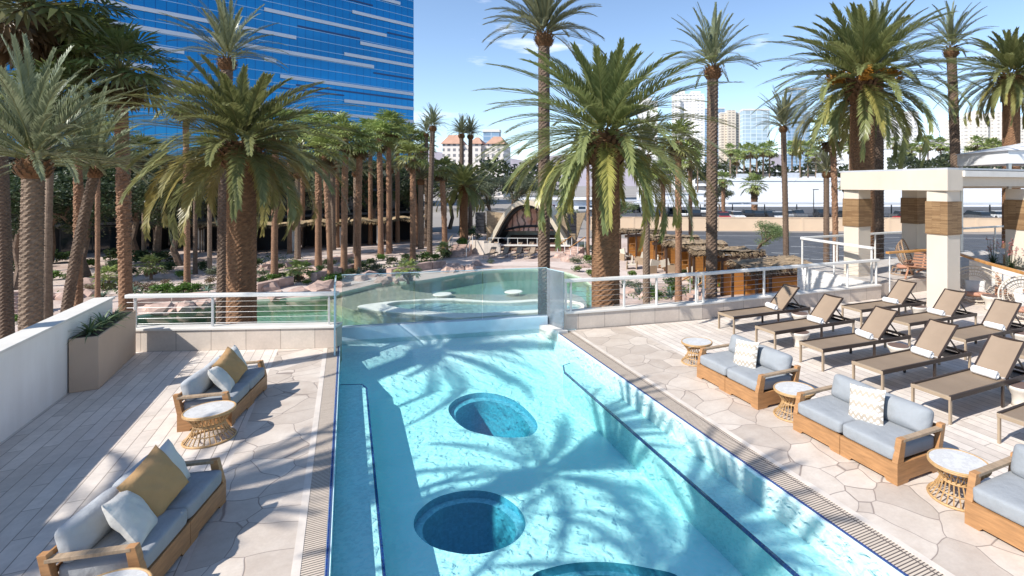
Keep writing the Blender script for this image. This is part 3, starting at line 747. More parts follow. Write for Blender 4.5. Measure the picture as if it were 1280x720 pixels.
for x, y, z in cols:
    c = MB().box(x - 16, y - 10.4, (z + 3.2) / 2, S, S, 3.2 - z).build('column', m_cream, pv, bevel=0.01)
    d = (PD(0, 1).xy and ((x * st + y * ct)))
    zt, zb = 2.88, 2.00
    MB().box(x - 16, y - 10.4, (zt + zb) / 2, S + .05, S + .05, zt - zb).build('stone_band', m_band, c)
MB().prism([(-1.95, -1.72), (-1.28, -1.72), (-.95, 1.95), (-1.6, 1.95)], 3.17, 3.72).build('beam', m_cream, pv, bevel=0.012)
MB().prism([(-1.28, -1.66), (9.0, -1.66), (9.0, -1.25), (-1.26, -1.25)], 3.28, 3.56).build('beam', m_cream, pv, bevel=0.012)
MB().prism([(-1.0, 1.4), (9.0, 1.4), (9.0, 1.9), (-.95, 1.9)], 3.2, 3.6).build('beam', m_cream, pv, bevel=0.012)
MB().prism([(-1.27, -1.24), (9.0, -1.24), (9.0, 1.39), (-1.02, 1.39)], 3.36, 3.44).build('soffit', m_soffit, pv)
m_roofgrey = M('grey_roof_metal', (0.42, 0.44, 0.47), 0.4, 0.1, 1.5)
MB().prism([(-1.75, -1.6), (9.0, -1.72), (9.0, 2.1), (-1.5, 2.1)], 3.725, 3.775).build('roof_sheet', m_roofgrey, pv, bevel=.01)
MB().prism([(-1.3, -1.78), (9.0, -1.78), (9.0, -1.665), (-1.3, -1.665)], 3.54, 3.70).build('fascia', m_cap, pv, bevel=.01)
# white hipped vent box behind the roof
vb = thing('rooftop_tent', 'white pitched tent top rising behind the flat pavilion roof', 'tent', PD(1275, 22, 0))
mb = MB(); mb.b2(-1.6, 3, -1.5, 1.5, 4.15, 4.65)
mb.add([(-1.7, -1.6, 4.652), (3.1, -1.6, 4.652), (3.1, 1.6, 4.652), (-1.7, 1.6, 4.652), (.7, 0, 5.15)], [(0, 1, 4), (1, 2, 4), (2, 3, 4), (3, 0, 4), (3, 2, 1, 0)])
mb.build('canopy', M('white_canvas', (0.66, 0.66, 0.66), 0.8, 0.05, 2), vb)
for x in (-1.5, 2.9):
    for y in (-1.4, 1.4): MB().box(x, y, .8, .12, .12, 6.7).build('pole', m_steel, vb)
vb.rotation_euler = (0, 0, -TH)
# planter wall with grasses
pwl = thing('planter_wall', 'white planter wall with grasses between the pavilion columns', 'planter', (16.4, 8.6, 0), 0)
a_, b_ = Vector((17.25, 10.0)), Vector((15.35, 6.4)); d_ = (b_ - a_).normalized(); n_ = Vector((-d_.y, d_.x))
if n_.x < 0: n_ = -n_
def pr(p): return (p.x - 16.4, p.y - 8.6)
MB().prism([pr(a_), pr(b_), pr(b_ + n_ * .14), pr(a_ + n_ * .14)], 0, 1.0).build('wall_body', m_stucco, pwl, bevel=.008)
MB().prism([pr(a_ + n_ * .142), pr(b_ + n_ * .142), pr(b_ + n_ * .9), pr(a_ + n_ * .9)], 0, .93).build('soil', m_soil, pwl)
rp = random.Random(11)
gr = [strap_plant(rp, 90, .62, .014, ((0.025, 0.05, 0.02), (0.07, 0.11, 0.045))).mesh('grass_blades', m_leaf) for _ in range(2)]
def flower_mesh(rnd):
    mb = MB()
    for i in range(16):
        a = rnd.uniform(0, 6.28); r0 = rnd.uniform(.02, .2); h = rnd.uniform(.45, .85)
        p = Vector((r0 * cos(a), r0 * sin(a), h)); mb_ = [(r0 * .4 * cos(a), r0 * .4 * sin(a), 0), p]
        b = len(mb.v); mb.tube(mb_, .004, 3); mb.c += [(0.08, 0.11, 0.05)] * (len(mb.v) - b)
        for k in range(7):
            q = p + Vector((rnd.uniform(-.03, .03), rnd.uniform(-.03, .03), rnd.uniform(-.16, .04))); u = Vector((rnd.uniform(-1, 1), rnd.uniform(-1, 1), rnd.uniform(-1, 1))).normalized() * .02; w = u.cross(Vector((.3, .5, .8))).normalized() * .02
            mb.add([q - u, q + w, q + u, q - w], [(0, 1, 2, 3)], (0.42, 0.16, 0.15))
    return mb.mesh('flower_spikes', m_leaf)
fl = flower_mesh(rp)
pls = ['dark grass clump at the far end of the white planter wall', 'dark grass clump behind the wooden handrail, beside the egg chair', 'dark grass clump in front of the right pavilion column', 'dark grass clump by the right edge of the planter wall', 'dark grass clump at the near end of the white planter wall']
for i in range(5):
    p = a_.lerp(b_, .10 + i * .185) + n_ * .45
    t = thing('ornamental_grass', pls[i], 'plant', (p.x, p.y, .93), i * 1.1, 'grasses in the planter wall')
    obj_mesh('blades', gr[i % 2], t, (0, 0, 0), 0, rp.uniform(.8, 1.05)); obj_mesh('flower_stems', fl, t, (0, 0, 0), 1)
# wooden handrails on thin posts
m_hand = M('orange_timber', (0.52, 0.25, 0.07), 0.45, 0.25, 5, 0.1, sc=(1, 1, 1))
def handrail(label, pts, posts, z0):
    t = thing('timber_handrail', label, 'handrail', (pts[0][0], pts[0][1], 0)); o = Vector((pts[0][0], pts[0][1], 0))
    mb = MB()
    for p, q in zip(pts[:-1], pts[1:]): mb.bar(Vector(p) - o, Vector(q) - o, .11, .06)
    mb.build('rail', m_hand, t, bevel=.008)
    for x, y, zt in posts: MB().tube([(x - o.x, y - o.y, z0), (x - o.x, y - o.y, zt)], .018, 8).build('post', m_whitemetal, t)
    cb = MB()
    for k in range(5):
        for p, q in zip(pts[:-1], pts[1:]): cb.tube([Vector(p) - o - Vector((0, 0, .17 * (k + 1))), Vector(q) - o - Vector((0, 0, .17 * (k + 1)))], .004, 4)
    cb.build('cables', m_cable, t)
h1 = [G(1109, 316, 1.48), G(1170, 312, 1.48)]
handrail('orange timber handrail between the white end post and the near cream column', [tuple(h1[0]), tuple(h1[1])], [(h1[0].x + .1, h1[0].y, 1.45)], 0.0)
h2 = [G(1194, 316, 1.26), G(1236, 329.5, 1.26), G(1300, 347, 1.26)]
handrail('orange timber handrail running past the egg chair to the right edge', [tuple(p) for p in h2], [(h2[1].x + .15, h2[1].y - .25, 1.23), (h2[2].x, h2[2].y, 1.23)], 0.0)
# wicker egg chairs
m_wick = M('pale_wicker', (0.55, 0.48, 0.39), 0.6, 0.2, 20)
m_coral = M('coral_fabric', (0.44, 0.225, 0.15), 0.85, 0.08, 6)
def make_egg(label, loc, rz, s=1.0, wick=m_wick):
    t = thing('egg_chair', label, 'chair', loc, rz, 'woven egg chairs at the pavilion'); t.scale = (s,) * 3
    # shell: open basket facing +X
    mb = MB(); Rr = .56
    def P(u, v):   # u round the rim, v from rim to seat centre
        a = 2 * pi * u
        r = Rr * (1 - v) ; depth = .42 * (1 - (1 - v) ** 2)
        y, z = r * cos(a) * 1.26, r * sin(a)
        return Vector((-depth * .8 + .18 - .34 * (z / Rr) * .5, y, .62 + z * .92 + 0.0))
    mb.tube([P(i / 40, 0) for i in range(41)], .022, 6, cap=False)
    for i in range(40):
        mb.tube([P(i / 40, v) for v in (0, .18, .4, .62)], .007, 4)
    for v in (.2, .24, .42, .62):
        mb.tube([P(i / 40, v) for i in range(41)], .010, 5, cap=False)
    mb.build('wicker_shell', wick, t, smooth=True)
    mb = MB()
    mb.ring(0, 0, .02, .36, .018, 28)
    for i in range(12):
        a = 2 * pi * i / 12; mb.tube([(.36 * cos(a), .36 * sin(a), .02), (.26 * cos(a), .26 * sin(a), .22)], .01, 4)
    mb.ring(0, 0, .22, .27, .015, 28)
    mb.build('wicker_base', wick, t)
    c = cushion_mb(.62, .82, .13, .5, .8, seed=3).build('seat_cushion', m_coral, t, smooth=True); put(c, (.16, 0, .29), (0, R(-6), 0))
    c = pillow_mb(.56, .40, .16, seed=9).build('back_pillow', m_white, t, smooth=True); put(c, (.0, 0, .50), (0, R(72), 0)); c.rotation_euler = (Matrix.Rotation(R(72), 4, 'Y') @ Matrix.Rotation(pi / 2, 4, 'Z')).to_euler()
    return t
FC = pi + R(20)
p = G(1219, 378, 0); make_egg('pale woven egg chair with coral seat in front of the white planter wall', (p.x, p.y, 0), FC + .3, .90)
p = PD(1283, 13.2, 0); make_egg('pale woven egg chair with coral seat cut off by the right edge', (p.x, p.y, 0), FC + R(30), 0.95)
m_wickd = M('brown_wicker', (0.33, 0.22, 0.14), 0.6, 0.2, 20)
p = PD(1127, 17.4, .43); make_egg('brown woven egg chair on the raised terrace beside the end post', (p.x, p.y, .43), FC + R(100), 1.0, m_wickd)
# low slatted lounge chairs with coral frames
def make_slat(label, loc, rz, s=1.0):
    t = thing('slatted_chair', label, 'chair', loc, rz, 'coral slatted lounge chairs at the pavilion'); t.scale = (s,) * 3
    m_ = bpy.data.materials.get('coral_timber') or M('coral_timber', (0.36, 0.18, 0.105), .6, .2, 5)
    for q in (-1, 1):
        mb = MB(); y = q * .3
        mb.bar((.42, y, 0), (-.18, y, .52), .035, .05, (0, 1, 0)); mb.bar((-.42, y, 0), (.20, y, .46), .035, .05, (0, 1, 0)); mb.bar((-.25, y, .50), (.42, y, .54), .06, .03)
        mb.build('side_frame', m_, t)
    mb = MB()
    for i in range(7): x = -.22 + i * .095; mb.bar((x, -.3, .26 + i * .022), (x, .3, .26 + i * .022), .07, .02)
    for i in range(7): z = i / 6; mb.bar((-.26 - z * .36, -.3, .30 + z * .5), (-.26 - z * .36, .3, .30 + z * .5), .02, .06)
    mb.b2(-.30, .36, -.02, .02, .22, .25); mb.bar((-.26, 0, .27), (-.66, 0, .83), .02, .05, (0, 1, 0))
    mb.build('slats', m_, t)
    return t
p = PD(1150, 16.6, .43); make_slat('coral slatted lounge chair on the raised terrace behind the near column', (p.x, p.y, .43), R(200))
p = PD(1270, 17.0, .43); make_slat('dark coral slatted chair seen above the planter grasses', (p.x, p.y, .5), R(30))
p = PD(1262, 14.6, 0); make_slat('coral slatted lounge chair at the right edge beside the egg chair', (p.x, p.y, 0), R(210))
dp = PD(1240, 14.2, 0); copy_tree(stl, (dp.x, dp.y, 0), 0, 'pale drum table standing between egg chair and right edge', scale=1.25)
# ================================================================= palms
m_frond = leafmat('palm_frond', 0.34, 0.34)
m_bark = None
def barkmat(name, a, b, sc=1.0):
    m, n, p, l = newmat(name)
    v = coords(n, (1, 1, 1.6)); f = noise(n, v, 9 * sc, 5, 0.7); f2 = noise(n, coords(n, (1, 1, .25)), 2.2, 3)
    c = ramp(n, f, [(0.3, b), (0.7, a)])
    c = mixc(n, 0.4, c, ramp(n, f2, [(0.35, 0.55), (0.65, 1.1)]), 'MULTIPLY')
    l.new(c, p.inputs['Base Color']); p.inputs['Roughness'].default_value = 0.9
    l.new(bump(n, f, 0.6, 0.03), p.inputs['Normal'])
    return m
m_barkC = barkmat('brown_palm_bark', (0.30, 0.16, 0.08), (0.11, 0.055, 0.028))
m_barkD = barkmat('dark_palm_bark', (0.21, 0.145, 0.10), (0.08, 0.05, 0.035))
m_barkW = barkmat('red_brown_palm_bark', (0.36, 0.20, 0.115), (0.14, 0.075, 0.042))
m_barkG = barkmat('grey_palm_bark', (0.29, 0.21, 0.15), (0.14, 0.095, 0.065))
m_boot = barkmat('leaf_boots', (0.25, 0.125, 0.05), (0.08, 0.04, 0.02), 2.0)
def lerp3(a, b, t): return tuple(a[i] * (1 - t) + b[i] * t for i in range(3))
def feather(mb, rnd, az_, e0, droop, L, pal, nl, lw, ll, base, vee=R(28), rz=None):
    """one feather frond: arching rachis with two rows of folded leaflets"""
    S = 12; P = []; T = []
    hd = Vector((cos(az_), sin(az_), 0)); sd = Vector((-hd.y, hd.x, 0)); p = Vector(base); curl = rnd.uniform(-.22, .22)
    for k in range(S + 1):
        t = k / S; a = e0 - droop * t ** 1.35
        d = (hd * cos(a) + Vector((0, 0, sin(a))) + sd * curl * t * t).normalized()
        P.append(p.copy()); T.append(d); p = p + d * (L / S)
    b = len(mb.v)
    mb.tube([P[0], P[3], P[7], P[11]], [.030, .018, .010, .004], 3, cap=False)
    rc = lerp3(pal[1], (0.30, 0.26, 0.09), .5); mb.c += [rc] * (len(mb.v) - b)
    for i in range(nl):
        t = .10 + .90 * (i + rnd.uniform(-.2, .2)) / nl
        t = min(max(t, .08), .995); f = t * S; k = min(int(f), S - 1); q = P[k].lerp(P[k + 1], f - k); tg = T[k].lerp(T[k + 1], f - k).normalized()
        side = tg.cross(Vector((0, 0, 1)));
        if side.length < .05: side = sd.copy()
        side.normalize(); up = side.cross(tg).normalized()
        ln = ll * (min(1, .35 + t * 2.6)) * (1 - .62 * max(0, t - .45) / .55) * rnd.uniform(.85, 1.1)
        fw = R(48 + 22 * t) + rnd.uniform(-.08, .08)
        for s in (-1, 1):
            v_ = vee + rnd.uniform(-.18, .18)
            d = (side * s * cos(fw) * cos(v_) + up * sin(v_) * cos(fw) + tg * sin(fw)).normalized()
            dn_ = Vector((0, 0, -1)) * ln * .10
            wv = d.cross(up).normalized() * lw * .5
            tip = q + d * ln + dn_; mid = q + d * ln * .5
            c = lerp3(pal[0], pal[1], rnd.random() * .6 + .3 * t)
            mb.add([q - wv * .6, q + wv * .6, mid + wv, mid - wv, tip], [(0, 1, 2, 3), (3, 2, 4)], c)
GRN = ((0.15, 0.175, 0.06), (0.33, 0.35, 0.145))
OLD = ((0.30, 0.28, 0.08), (0.52, 0.43, 0.12))
GRY = ((0.15, 0.17, 0.095), (0.31, 0.33, 0.20))
def canary_crown(seed, n=104, L=3.0, nl=66):
    rnd = random.Random(seed); mb = MB()
    for i in range(n):
        t = (i + .5) / n; az_ = i * 2.39996 + rnd.uniform(-.2, .2)
        e0 = R(80) * (1 - t) ** .9 + R(-46) * t + rnd.uniform(-.12, .12); dr = R(20) + R(52) * t ** .6 + rnd.uniform(-.12, .18)
        r0 = .10 + .22 * t; z0 = .40 - .75 * t
        pal = GRN if t < .70 or rnd.random() < .45 else tuple(lerp3(GRN[k], OLD[k], rnd.uniform(.3, 1)) for k in (0, 1))
        feather(mb, rnd, az_, e0, dr, L * rnd.uniform(.82, 1.08) * (.60 + .40 * min(1, t * 2.6)), pal, nl, .033, .44, (r0 * cos(az_), r0 * sin(az_), z0), R(30))
    return mb.mesh('canary_crown', m_frond)
def date_crown(seed, n=44, L=2.4, nl=46, gry=True):
    rnd = random.Random(seed); mb = MB(); P0 = GRY if gry else GRN
    for i in range(n):
        t = (i + .5) / n; az_ = i * 2.39996 + rnd.uniform(-.25, .25)
        e0 = R(86) * (1 - t) + R(8) * t + rnd.uniform(-.14, .14); dr = R(18) + R(48) * t + rnd.uniform(-.15, .2)
        r0 = .06 + .12 * t
        feather(mb, rnd, az_, e0, dr, L * rnd.uniform(.8, 1.08), P0, nl, .030, .36, (r0 * cos(az_), r0 * sin(az_), .3 - .5 * t), R(36))
    return mb.mesh('date_crown', m_frond)
def fan_leaf(mb, rnd, az_, e0, pl, fr, pal, ns=18, dead=False):
    hd = Vector((cos(az_), sin(az_), 0)); d = hd * cos(e0) + Vector((0, 0, sin(e0))); sd = Vector((-hd.y, hd.x, 0))
    p0 = hd * .10; hub = p0 + d * pl + Vector((0, 0, -.12 * pl))
    b = len(mb.v); mb.tube([p0, p0.lerp(hub, .6) + Vector((0, 0, .04)), hub], [.022, .015, .010], 3, cap=False); mb.c += [lerp3(pal[1], (.25, .2, .08), .5)] * (len(mb.v) - b)
    a2 = e0 - R(28) if not dead else e0 - R(15)
    fwd = hd * cos(a2) + Vector((0, 0, sin(a2))); up = sd.cross(fwd).normalized()
    if up.z < 0 and not dead: up = -up
    kb = rnd.uniform(.75, 1.2)
    for i in range(ns):
        th = (i / (ns - 1) - .5) * R(230 if not dead else 120); ln = fr * (.70 + .30 * cos(th * .7)) * rnd.uniform(.86, 1.10)
        dd = fwd * cos(th) + sd * sin(th); w = ln * R(230) / ns * .34
        pr_ = dd.cross(up).normalized(); fold = up * (.035 if i % 2 else -.035)
        mid = hub + dd * ln * .60 + fold + up * (.06 * fr); tip = hub + dd * ln + Vector((0, 0, -.10 * ln * (.4 + 1.4 * rnd.random())))
        c = tuple(x * kb for x in lerp3(pal[0], pal[1], rnd.random() * .5 + (.3 if i % 2 else 0)))
        mb.add([hub, mid - pr_ * w, tip, mid + pr_ * w], [(0, 1, 2, 3)], c)
WGR = ((0.17, 0.22, 0.06), (0.38, 0.44, 0.15))
WDK = ((0.12, 0.15, 0.045), (0.28, 0.31, 0.12))
DEAD = ((0.14, 0.09, 0.045), (0.24, 0.16, 0.08))
def fan_crown(seed, n=28, ndead=14, ns=15, pal=WGR):
    rnd = random.Random(seed); mb = MB()
    for i in range(n):
        t = (i + .5) / n; az_ = i * 2.39996 + rnd.uniform(-.3, .3); e0 = R(84) * (1 - t) - R(30) * t + rnd.uniform(-.15, .15)
        fan_leaf(mb, rnd, az_, e0, rnd.uniform(.70, 1.1), rnd.uniform(.70, .95), pal if t < .85 else tuple(lerp3(pal[k], DEAD[k], .35) for k in (0, 1)), ns)
    for i in range(ndead):
        fan_leaf(mb, rnd, i * 2.39996 + rnd.uniform(-.3, .3), R(-62) + rnd.uniform(-.25, .2), rnd.uniform(.4, .75), rnd.uniform(.45, .65), DEAD, max(6, ns // 2), True)
    return mb.mesh('fan_crown', m_frond)
def trunk_mesh(H, r0, r1, lean=(0, 0), kind='C', fine=1.0, flare=1.25):
    """lathe with real leaf-scar relief"""
    dz = {'C': .055, 'D': .065, 'W': .08, 'G': .12}[kind] / fine; nang = {'C': 34, 'D': 24, 'W': 18, 'G': 14}[kind]
    nz = max(6, int(H / dz * 2.0)); mb = MB(); vv = []
    nd = {'C': 13, 'D': 8, 'W': 7, 'G': 5}[kind]; amp = {'C': .05, 'D': .12, 'W': .07, 'G': .02}[kind]
    rr = random.Random(int(H * 1000))
    for j in range(nz + 1):
        t = j / nz; z = t * H; r = r0 + (r1 - r0) * t
        r *= 1 + (flare - 1) * math.exp(-z / .7)
        off = (lean[0] * t ** 1.6, lean[1] * t ** 1.6)
        for k in range(nang):
            a = 2 * pi * k / nang
            ph = z * 2 * pi / ({'C': .115, 'D': .14, 'W': .17, 'G': .26}[kind])
            u = (nd * a + ph) / (2 * pi); w = (nd * a - ph) / (2 * pi)
            su = 1 - abs(2 * (u % 1) - 1); sw = 1 - abs(2 * (w % 1) - 1)
            rad = r * (1 + amp * (su * sw * 2.2 - .5) + rr.uniform(-.012, .012) + (rr.uniform(-.10, .26) if kind == 'W' and t > .45 + .1 * sin(k) else 0))
            vv.append((off[0] + rad * cos(a), off[1] + rad * sin(a), z))
    ff = [(j * nang + k, j * nang + (k + 1) % nang, (j + 1) * nang + (k + 1) % nang, (j + 1) * nang + k) for j in range(nz) for k in range(nang)]
    ff.append(tuple(nz * nang + k for k in range(nang)))
    mb.add(vv, ff)
    return mb
def boot_ball(r, h, n=90, seed=1):
    """swollen top of the trunk with cut leaf bases"""
    rnd = random.Random(seed); mb = MB()
    mb.lathe([(r * .72, -h), (r * .95, -h * .7), (r * 1.1, -h * .3), (r * 1.05, 0), (r * .7, h * .3), (r * .2, h * .45)], 16)
    for i in range(n):
        t = i / n; a = i * 2.39996; z = -h + 1.25 * h * t; rr = r * (.75 + .4 * sin(pi * min(1, .15 + t * .8)))
        o = Vector((cos(a), sin(a), 0)); p = o * rr * .9 + Vector((0, 0, z)); q = p + o * r * .30 + Vector((0, 0, r * .42)); s = Vector((-o.y, o.x, 0)) * r * .16
        mb.add([p - s, p + s, q + s * .6, q - s * .6, q - o * r * .12 - s * .5 + Vector((0, 0, .02)), q - o * r * .12 + s * .5 + Vector((0, 0, .02))], [(0, 1, 2, 3), (3, 2, 5, 4)])
    return mb.mesh('boots', m_boot)
CAN = [canary_crown(s) for s in (11, 12, 13)]
DAT = [date_crown(21, 58, 2.4, 54), date_crown(22, 46), date_crown(23, 38)]
FAN = [fan_crown(31), fan_crown(32, 31, 22), fan_crown(33, 25, 8)]
FAND = [fan_crown(36, 40, 34, 20, WDK), fan_crown(37, 34, 22, 20, WDK)]
FANL = [fan_crown(34, 24, 6, 9), fan_crown(35, 22, 8, 9)]
BOOTC = boot_ball(.5, .62, 120, 2); BOOTD = boot_ball(.30, .36, 60, 3)
def palm(kind, px, d, cy_, Rpx, tw, label, group, v=0, lean=0.0, gz=-3.3, bark=None, px_off=None, cr=None, boots=True, name=None):
    """px,cy_: crown centre in the photo; d: distance; Rpx, tw: crown radius and trunk width in photo pixels"""
    b = PD(px - lean, d, gz); c = PZ(px, cy_, d); H = c.z - gz
    nm = {'C': 'canary_palm', 'D': 'date_palm', 'F': 'fan_palm', 'K': 'fan_palm', 'L': 'fan_palm'}[kind]
    t = thing(nm, label, 'palm', b, 0, group)
    r = tw * d / FPX / 2 * (.98 if kind == 'C' else .88 if kind == 'D' else .76); Rm = Rpx * d / FPX
    lv = c - b
    if kind == 'C':
        mb = trunk_mesh(H - .45, r * 1.0, r * .93, (lv.x, lv.y), 'C'); mb.build('trunk', bark or m_barkC, t, smooth=False)
        obj_mesh('crown', CAN[v % 3], t, (lv.x, lv.y, H), v * 1.7, (Rm / 2.62 * 1.10, Rm / 2.62 * 1.10, Rm / 2.62 * .95))
        obj_mesh('boots', BOOTC, t, (lv.x, lv.y, H - .25), v, r / .40)
    elif kind == 'D':
        mb = trunk_mesh(H - .30, r, r * .92, (lv.x, lv.y), 'D', 1.0 if d < 30 else .6); mb.build('trunk', bark or m_barkD, t)
        obj_mesh('crown', DAT[v % 3], t, (lv.x, lv.y, H), v * 2.1, Rm / 2.25)
        obj_mesh('boots', BOOTD, t, (lv.x, lv.y, H - .35 * r / .25), v, r / .22)
    else:
        mb = trunk_mesh(H - .1, r * 1.08, r * .92, (lv.x, lv.y), 'W' if bark is None else 'G', 1.0 if d < 30 else .55); mb.build('trunk', bark or m_barkW, t)
        me = {'F': FAN, 'K': FAND, 'L': FANL}[kind]
        obj_mesh('crown', me[v % len(me)], t, (lv.x, lv.y, H), v * 2.3, Rm / 1.55)
    return t
g1 = 'canary palms standing close to the pool terrace'
palm('C', 757, 13.7, 166, 130, 37, 'huge canary palm with yellowing lower fronds right behind the lounger railing', g1, 0)
palm('C', 302, 14.0, 176, 114, 33, 'thick brown canary palm with silvery fronds behind the short left railing', g1, 1)
palm('C', 1078, 22, 98, 104, 30, 'large canary palm with orange fruit stalks rising behind the pavilion', g1, 2)
fp_ = [o for o in col.objects if o.name.startswith('canary_palm')][-1]
rf_ = random.Random(31); cz = [k for k in fp_.children if k.name.startswith('crown')][0].location
for k in range(5):
    mb = MB(); a0 = k * 1.35 + 2.6; p0 = Vector((cz.x, cz.y, cz.z)); o = Vector((cos(a0), sin(a0), 0))
    mb.tube([p0, p0 + o * .7 + Vector((0, 0, .35)), p0 + o * 1.15 + Vector((0, 0, .15))], .03, 4)
    for q in range(420):
        c_ = p0 + o * rf_.uniform(.8, 1.35) + Vector((rf_.uniform(-.18, .18), rf_.uniform(-.18, .18), rf_.uniform(-.22, .28))); u = Vector((rf_.uniform(-1, 1), rf_.uniform(-1, 1), rf_.uniform(-1, 1))).normalized() * .05; w = u.cross(Vector((.4, .2, .9))).normalized() * .05
        mb.add([c_ - u, c_ + w, c_ + u, c_ - w], [(0, 1, 2, 3)])
    mb.build('fruit_stalk', bpy.data.materials.get('orange_dates') or M('orange_dates', (0.55, 0.25, 0.035), .6, .25, 6), fp_)
palm('C', 1264, 25, 92, 66, 20, 'canary palm cut off by the right edge above the pavilion roof', g1, 0)
palm('C', 580, 60, 232, 36, 10, 'small bright canary palm left of the arched stage', g1, 1)
g2 = 'slender date palms around the pool terrace'
palm('D', 680, 19, 36, 78, 17, 'tall date palm with dark rough trunk just left of the huge canary palm', g2, 0, 0)
palm('D', 891, 19, 78, 63, 16, 'tall date palm with dark rough trunk standing right of the huge canary palm', g2, 1, 2)
palm('D', 1189, 28, 55, 46, 13, 'tall date palm leaning slightly above the pavilion roof, right of the fruiting canary palm', g2, 2, -9)
palm('D', 1098, 26, 75, 70, 14, 'date palm half hidden directly behind the fruiting canary palm', g2, 0)
palm('D', 979, 33, 155, 40, 8, 'thin grey date palm left of the green fan palm, before the white warehouse', g2, 1, -4)
palm('D', 1033, 40, 212, 36, 8, 'short date palm with spreading crown before the white warehouse wall', g2, 2)
palm('D', 284, 19, 68, 66, 15, 'grey date palm with dark trunk rising behind the thick brown canary palm', g2, 2, 6)
palm('D', 42, 13.2, 190, 116, 25, 'bushy silver date palm with grey ringed trunk beyond the white parapet', g2, 0, 5, bark=m_barkG)
palm('D', 118, 15.5, 205, 82, 13, 'silver date palm with dark trunk beside the bushy silver one', g2, 1, 47)
palm('D', 244, 40, 244, 22, 5, 'young silver date palm in the shade under the trees', g2, 0)
palm('D', 541, 50, 155, 22, 7, 'slim date palm standing highest in the row left of the stage', g2, 1, 4)
palm('D', 533, 58, 165, 20, 5, 'slim date palm just behind the highest one left of the stage', g2, 2)
palm('D', 577, 75, 165, 19, 6, 'left one of the twin date palms before the red roofed resort', g2, 0)
palm('D', 588, 76, 166, 20, 6, 'right one of the twin date palms before the red roofed resort', g2, 1)
palm('D', 808, 24, 190, 50, 10, 'grey trunked date palm among the timber cabanas, behind the huge canary palm', g2, 2, bark=m_barkG)
for px, d, cy_, R_, lab, v_ in ((445, 52, 212, 32, 'grey feathery date palm low in the garden row, right of the leaning fan palm', 0), (487, 54, 208, 30, 'grey feathery date palm low under the tower corner', 1), (416, 55, 204, 30, 'grey feathery date palm low behind the leaning fan palm', 2), (372, 48, 214, 30, 'grey feathery date palm low beside the first thatched cabana', 0), (526, 56, 222, 26, 'grey feathery date palm low left of the slim date palms', 1)):
    palm('D', px, d, cy_, R_, 7, lab, g2, v_, bark=m_barkG)
g3 = 'fan palms in the garden'
palm('K', 40, 17.5, 5, 92, 14, 'big dark fan palm at the top left corner', g3, 0)
palm('K', 98, 19.0, 55, 58, 11, 'dark fan palm with hanging fronds beside the big corner one', g3, 1)
palm('K', 150, 18.5, 88, 60, 17, 'dark fan palm with brown shaggy trunk before the blue glass tower', g3, 0, -8)
palm('D', -6, 20, 60, 95, 16, 'date palm at the left edge with dark rough trunk', g2, 2, -14)
fp = [(232, 34, 130, 32, 8, 'thin fan palm trunk left of the thick canary palm', -2), (122, 30, 150, 30, 6, 'thin pale fan palm between the silver palms at the left', 0),
      (345, 38, 160, 34, 9, 'fan palm directly right of the thick brown canary palm', 2), (362, 52, 178, 26, 6, 'fan palm standing behind the first cabana on the left', 0),
      (398, 42, 165, 28, 9, 'fan palm left of the leaning one in the garden row', 0), (405, 37, 190, 28, 8, 'leaning fan palm in the garden row', -8),
      (432, 40, 172, 26, 9, 'bright fan palm right of the leaning one in the garden row', 2), (450, 41, 180, 24, 9, 'fan palm close beside the bright one in the garden row', 3),
      (474, 50, 172, 25, 8, 'fan palm before the right end of the blue tower', -2), (497, 62, 172, 25, 6, 'fan palm directly below the blue tower corner', 0),
      (516, 45, 196, 22, 8, 'bright fan palm with low crown near the pool edge', 0), (552, 55, 212, 20, 8, 'low fan palm left of the small bright canary palm', -4),
      (510, 58, 175, 22, 6, 'fan palm behind the bright low crowned one', -12), (463, 60, 168, 24, 6, 'fan palm farther back in the garden row', 0),
      (421, 57, 160, 25, 7, 'tall fan palm behind the leaning one in the garden row', 0), (378, 60, 158, 26, 7, 'tall fan palm behind the first thatched cabana', 0), (486, 52, 158, 24, 7, 'tall fan palm before the lowest tower bands', 0), (528, 64, 182, 20, 6, 'fan palm squeezed behind the slim date palms', 2), (1041, 34, 166, 32, 9, 'green fan palm with hanging brown skirt left of the pavilion', -4), (848, 30, 175, 30, 10, 'fan palm with red trunk rising between the timber cabanas', 0),
      (829, 44, 215, 22, 7, 'small fan palm behind the timber cabanas', 0), (863, 46, 200, 18, 6, 'thin fan palm beside the tall right date palm', 0), (735, 50, 190, 20, 5, 'thin fan palm half hidden behind the huge canary palm', 0),
      (773, 52, 200, 22, 6, 'thin fan palm right behind the huge canary trunk', 0), (943, 110, 232, 17, 10, 'round bushy fan palm against the white warehouse wall', 0), (1057, 100, 232, 10, 6, 'small fan palm at the warehouse wall beside the pavilion', 0),
      (904, 95, 225, 14, 6, 'fan palm at the left corner of the white warehouse', 0)]
for i, (px, d, cy_, Rp, tw, lab, ln) in enumerate(fp):
    palm('F', px, d, cy_, Rp, tw, lab, g3, i, ln, gz=-3.3 if d < 90 else -3.6)
# trunks at the far left whose crowns merge above
for i, (px, d, cy_, Rp, tw, lab, ln) in enumerate(((66, 17, 120, 50, 10, 'pale smooth fan palm trunk behind the bushy silver palm', 10), (58, 19, 150, 40, 9, 'second pale fan palm trunk behind the bushy silver palm', -4),
        (262, 40, 190, 24, 6, 'fan palm in the shade left of the dark date palm trunk', 0), (318, 48, 190, 28, 6, 'fan palm hidden behind the thick brown canary palm', 0), (180, 46, 190, 26, 6, 'fan palm in the shaded thicket', 0))):
    palm('K', px, d, cy_, Rp, tw, lab, g3, i, ln, bark=m_barkG)
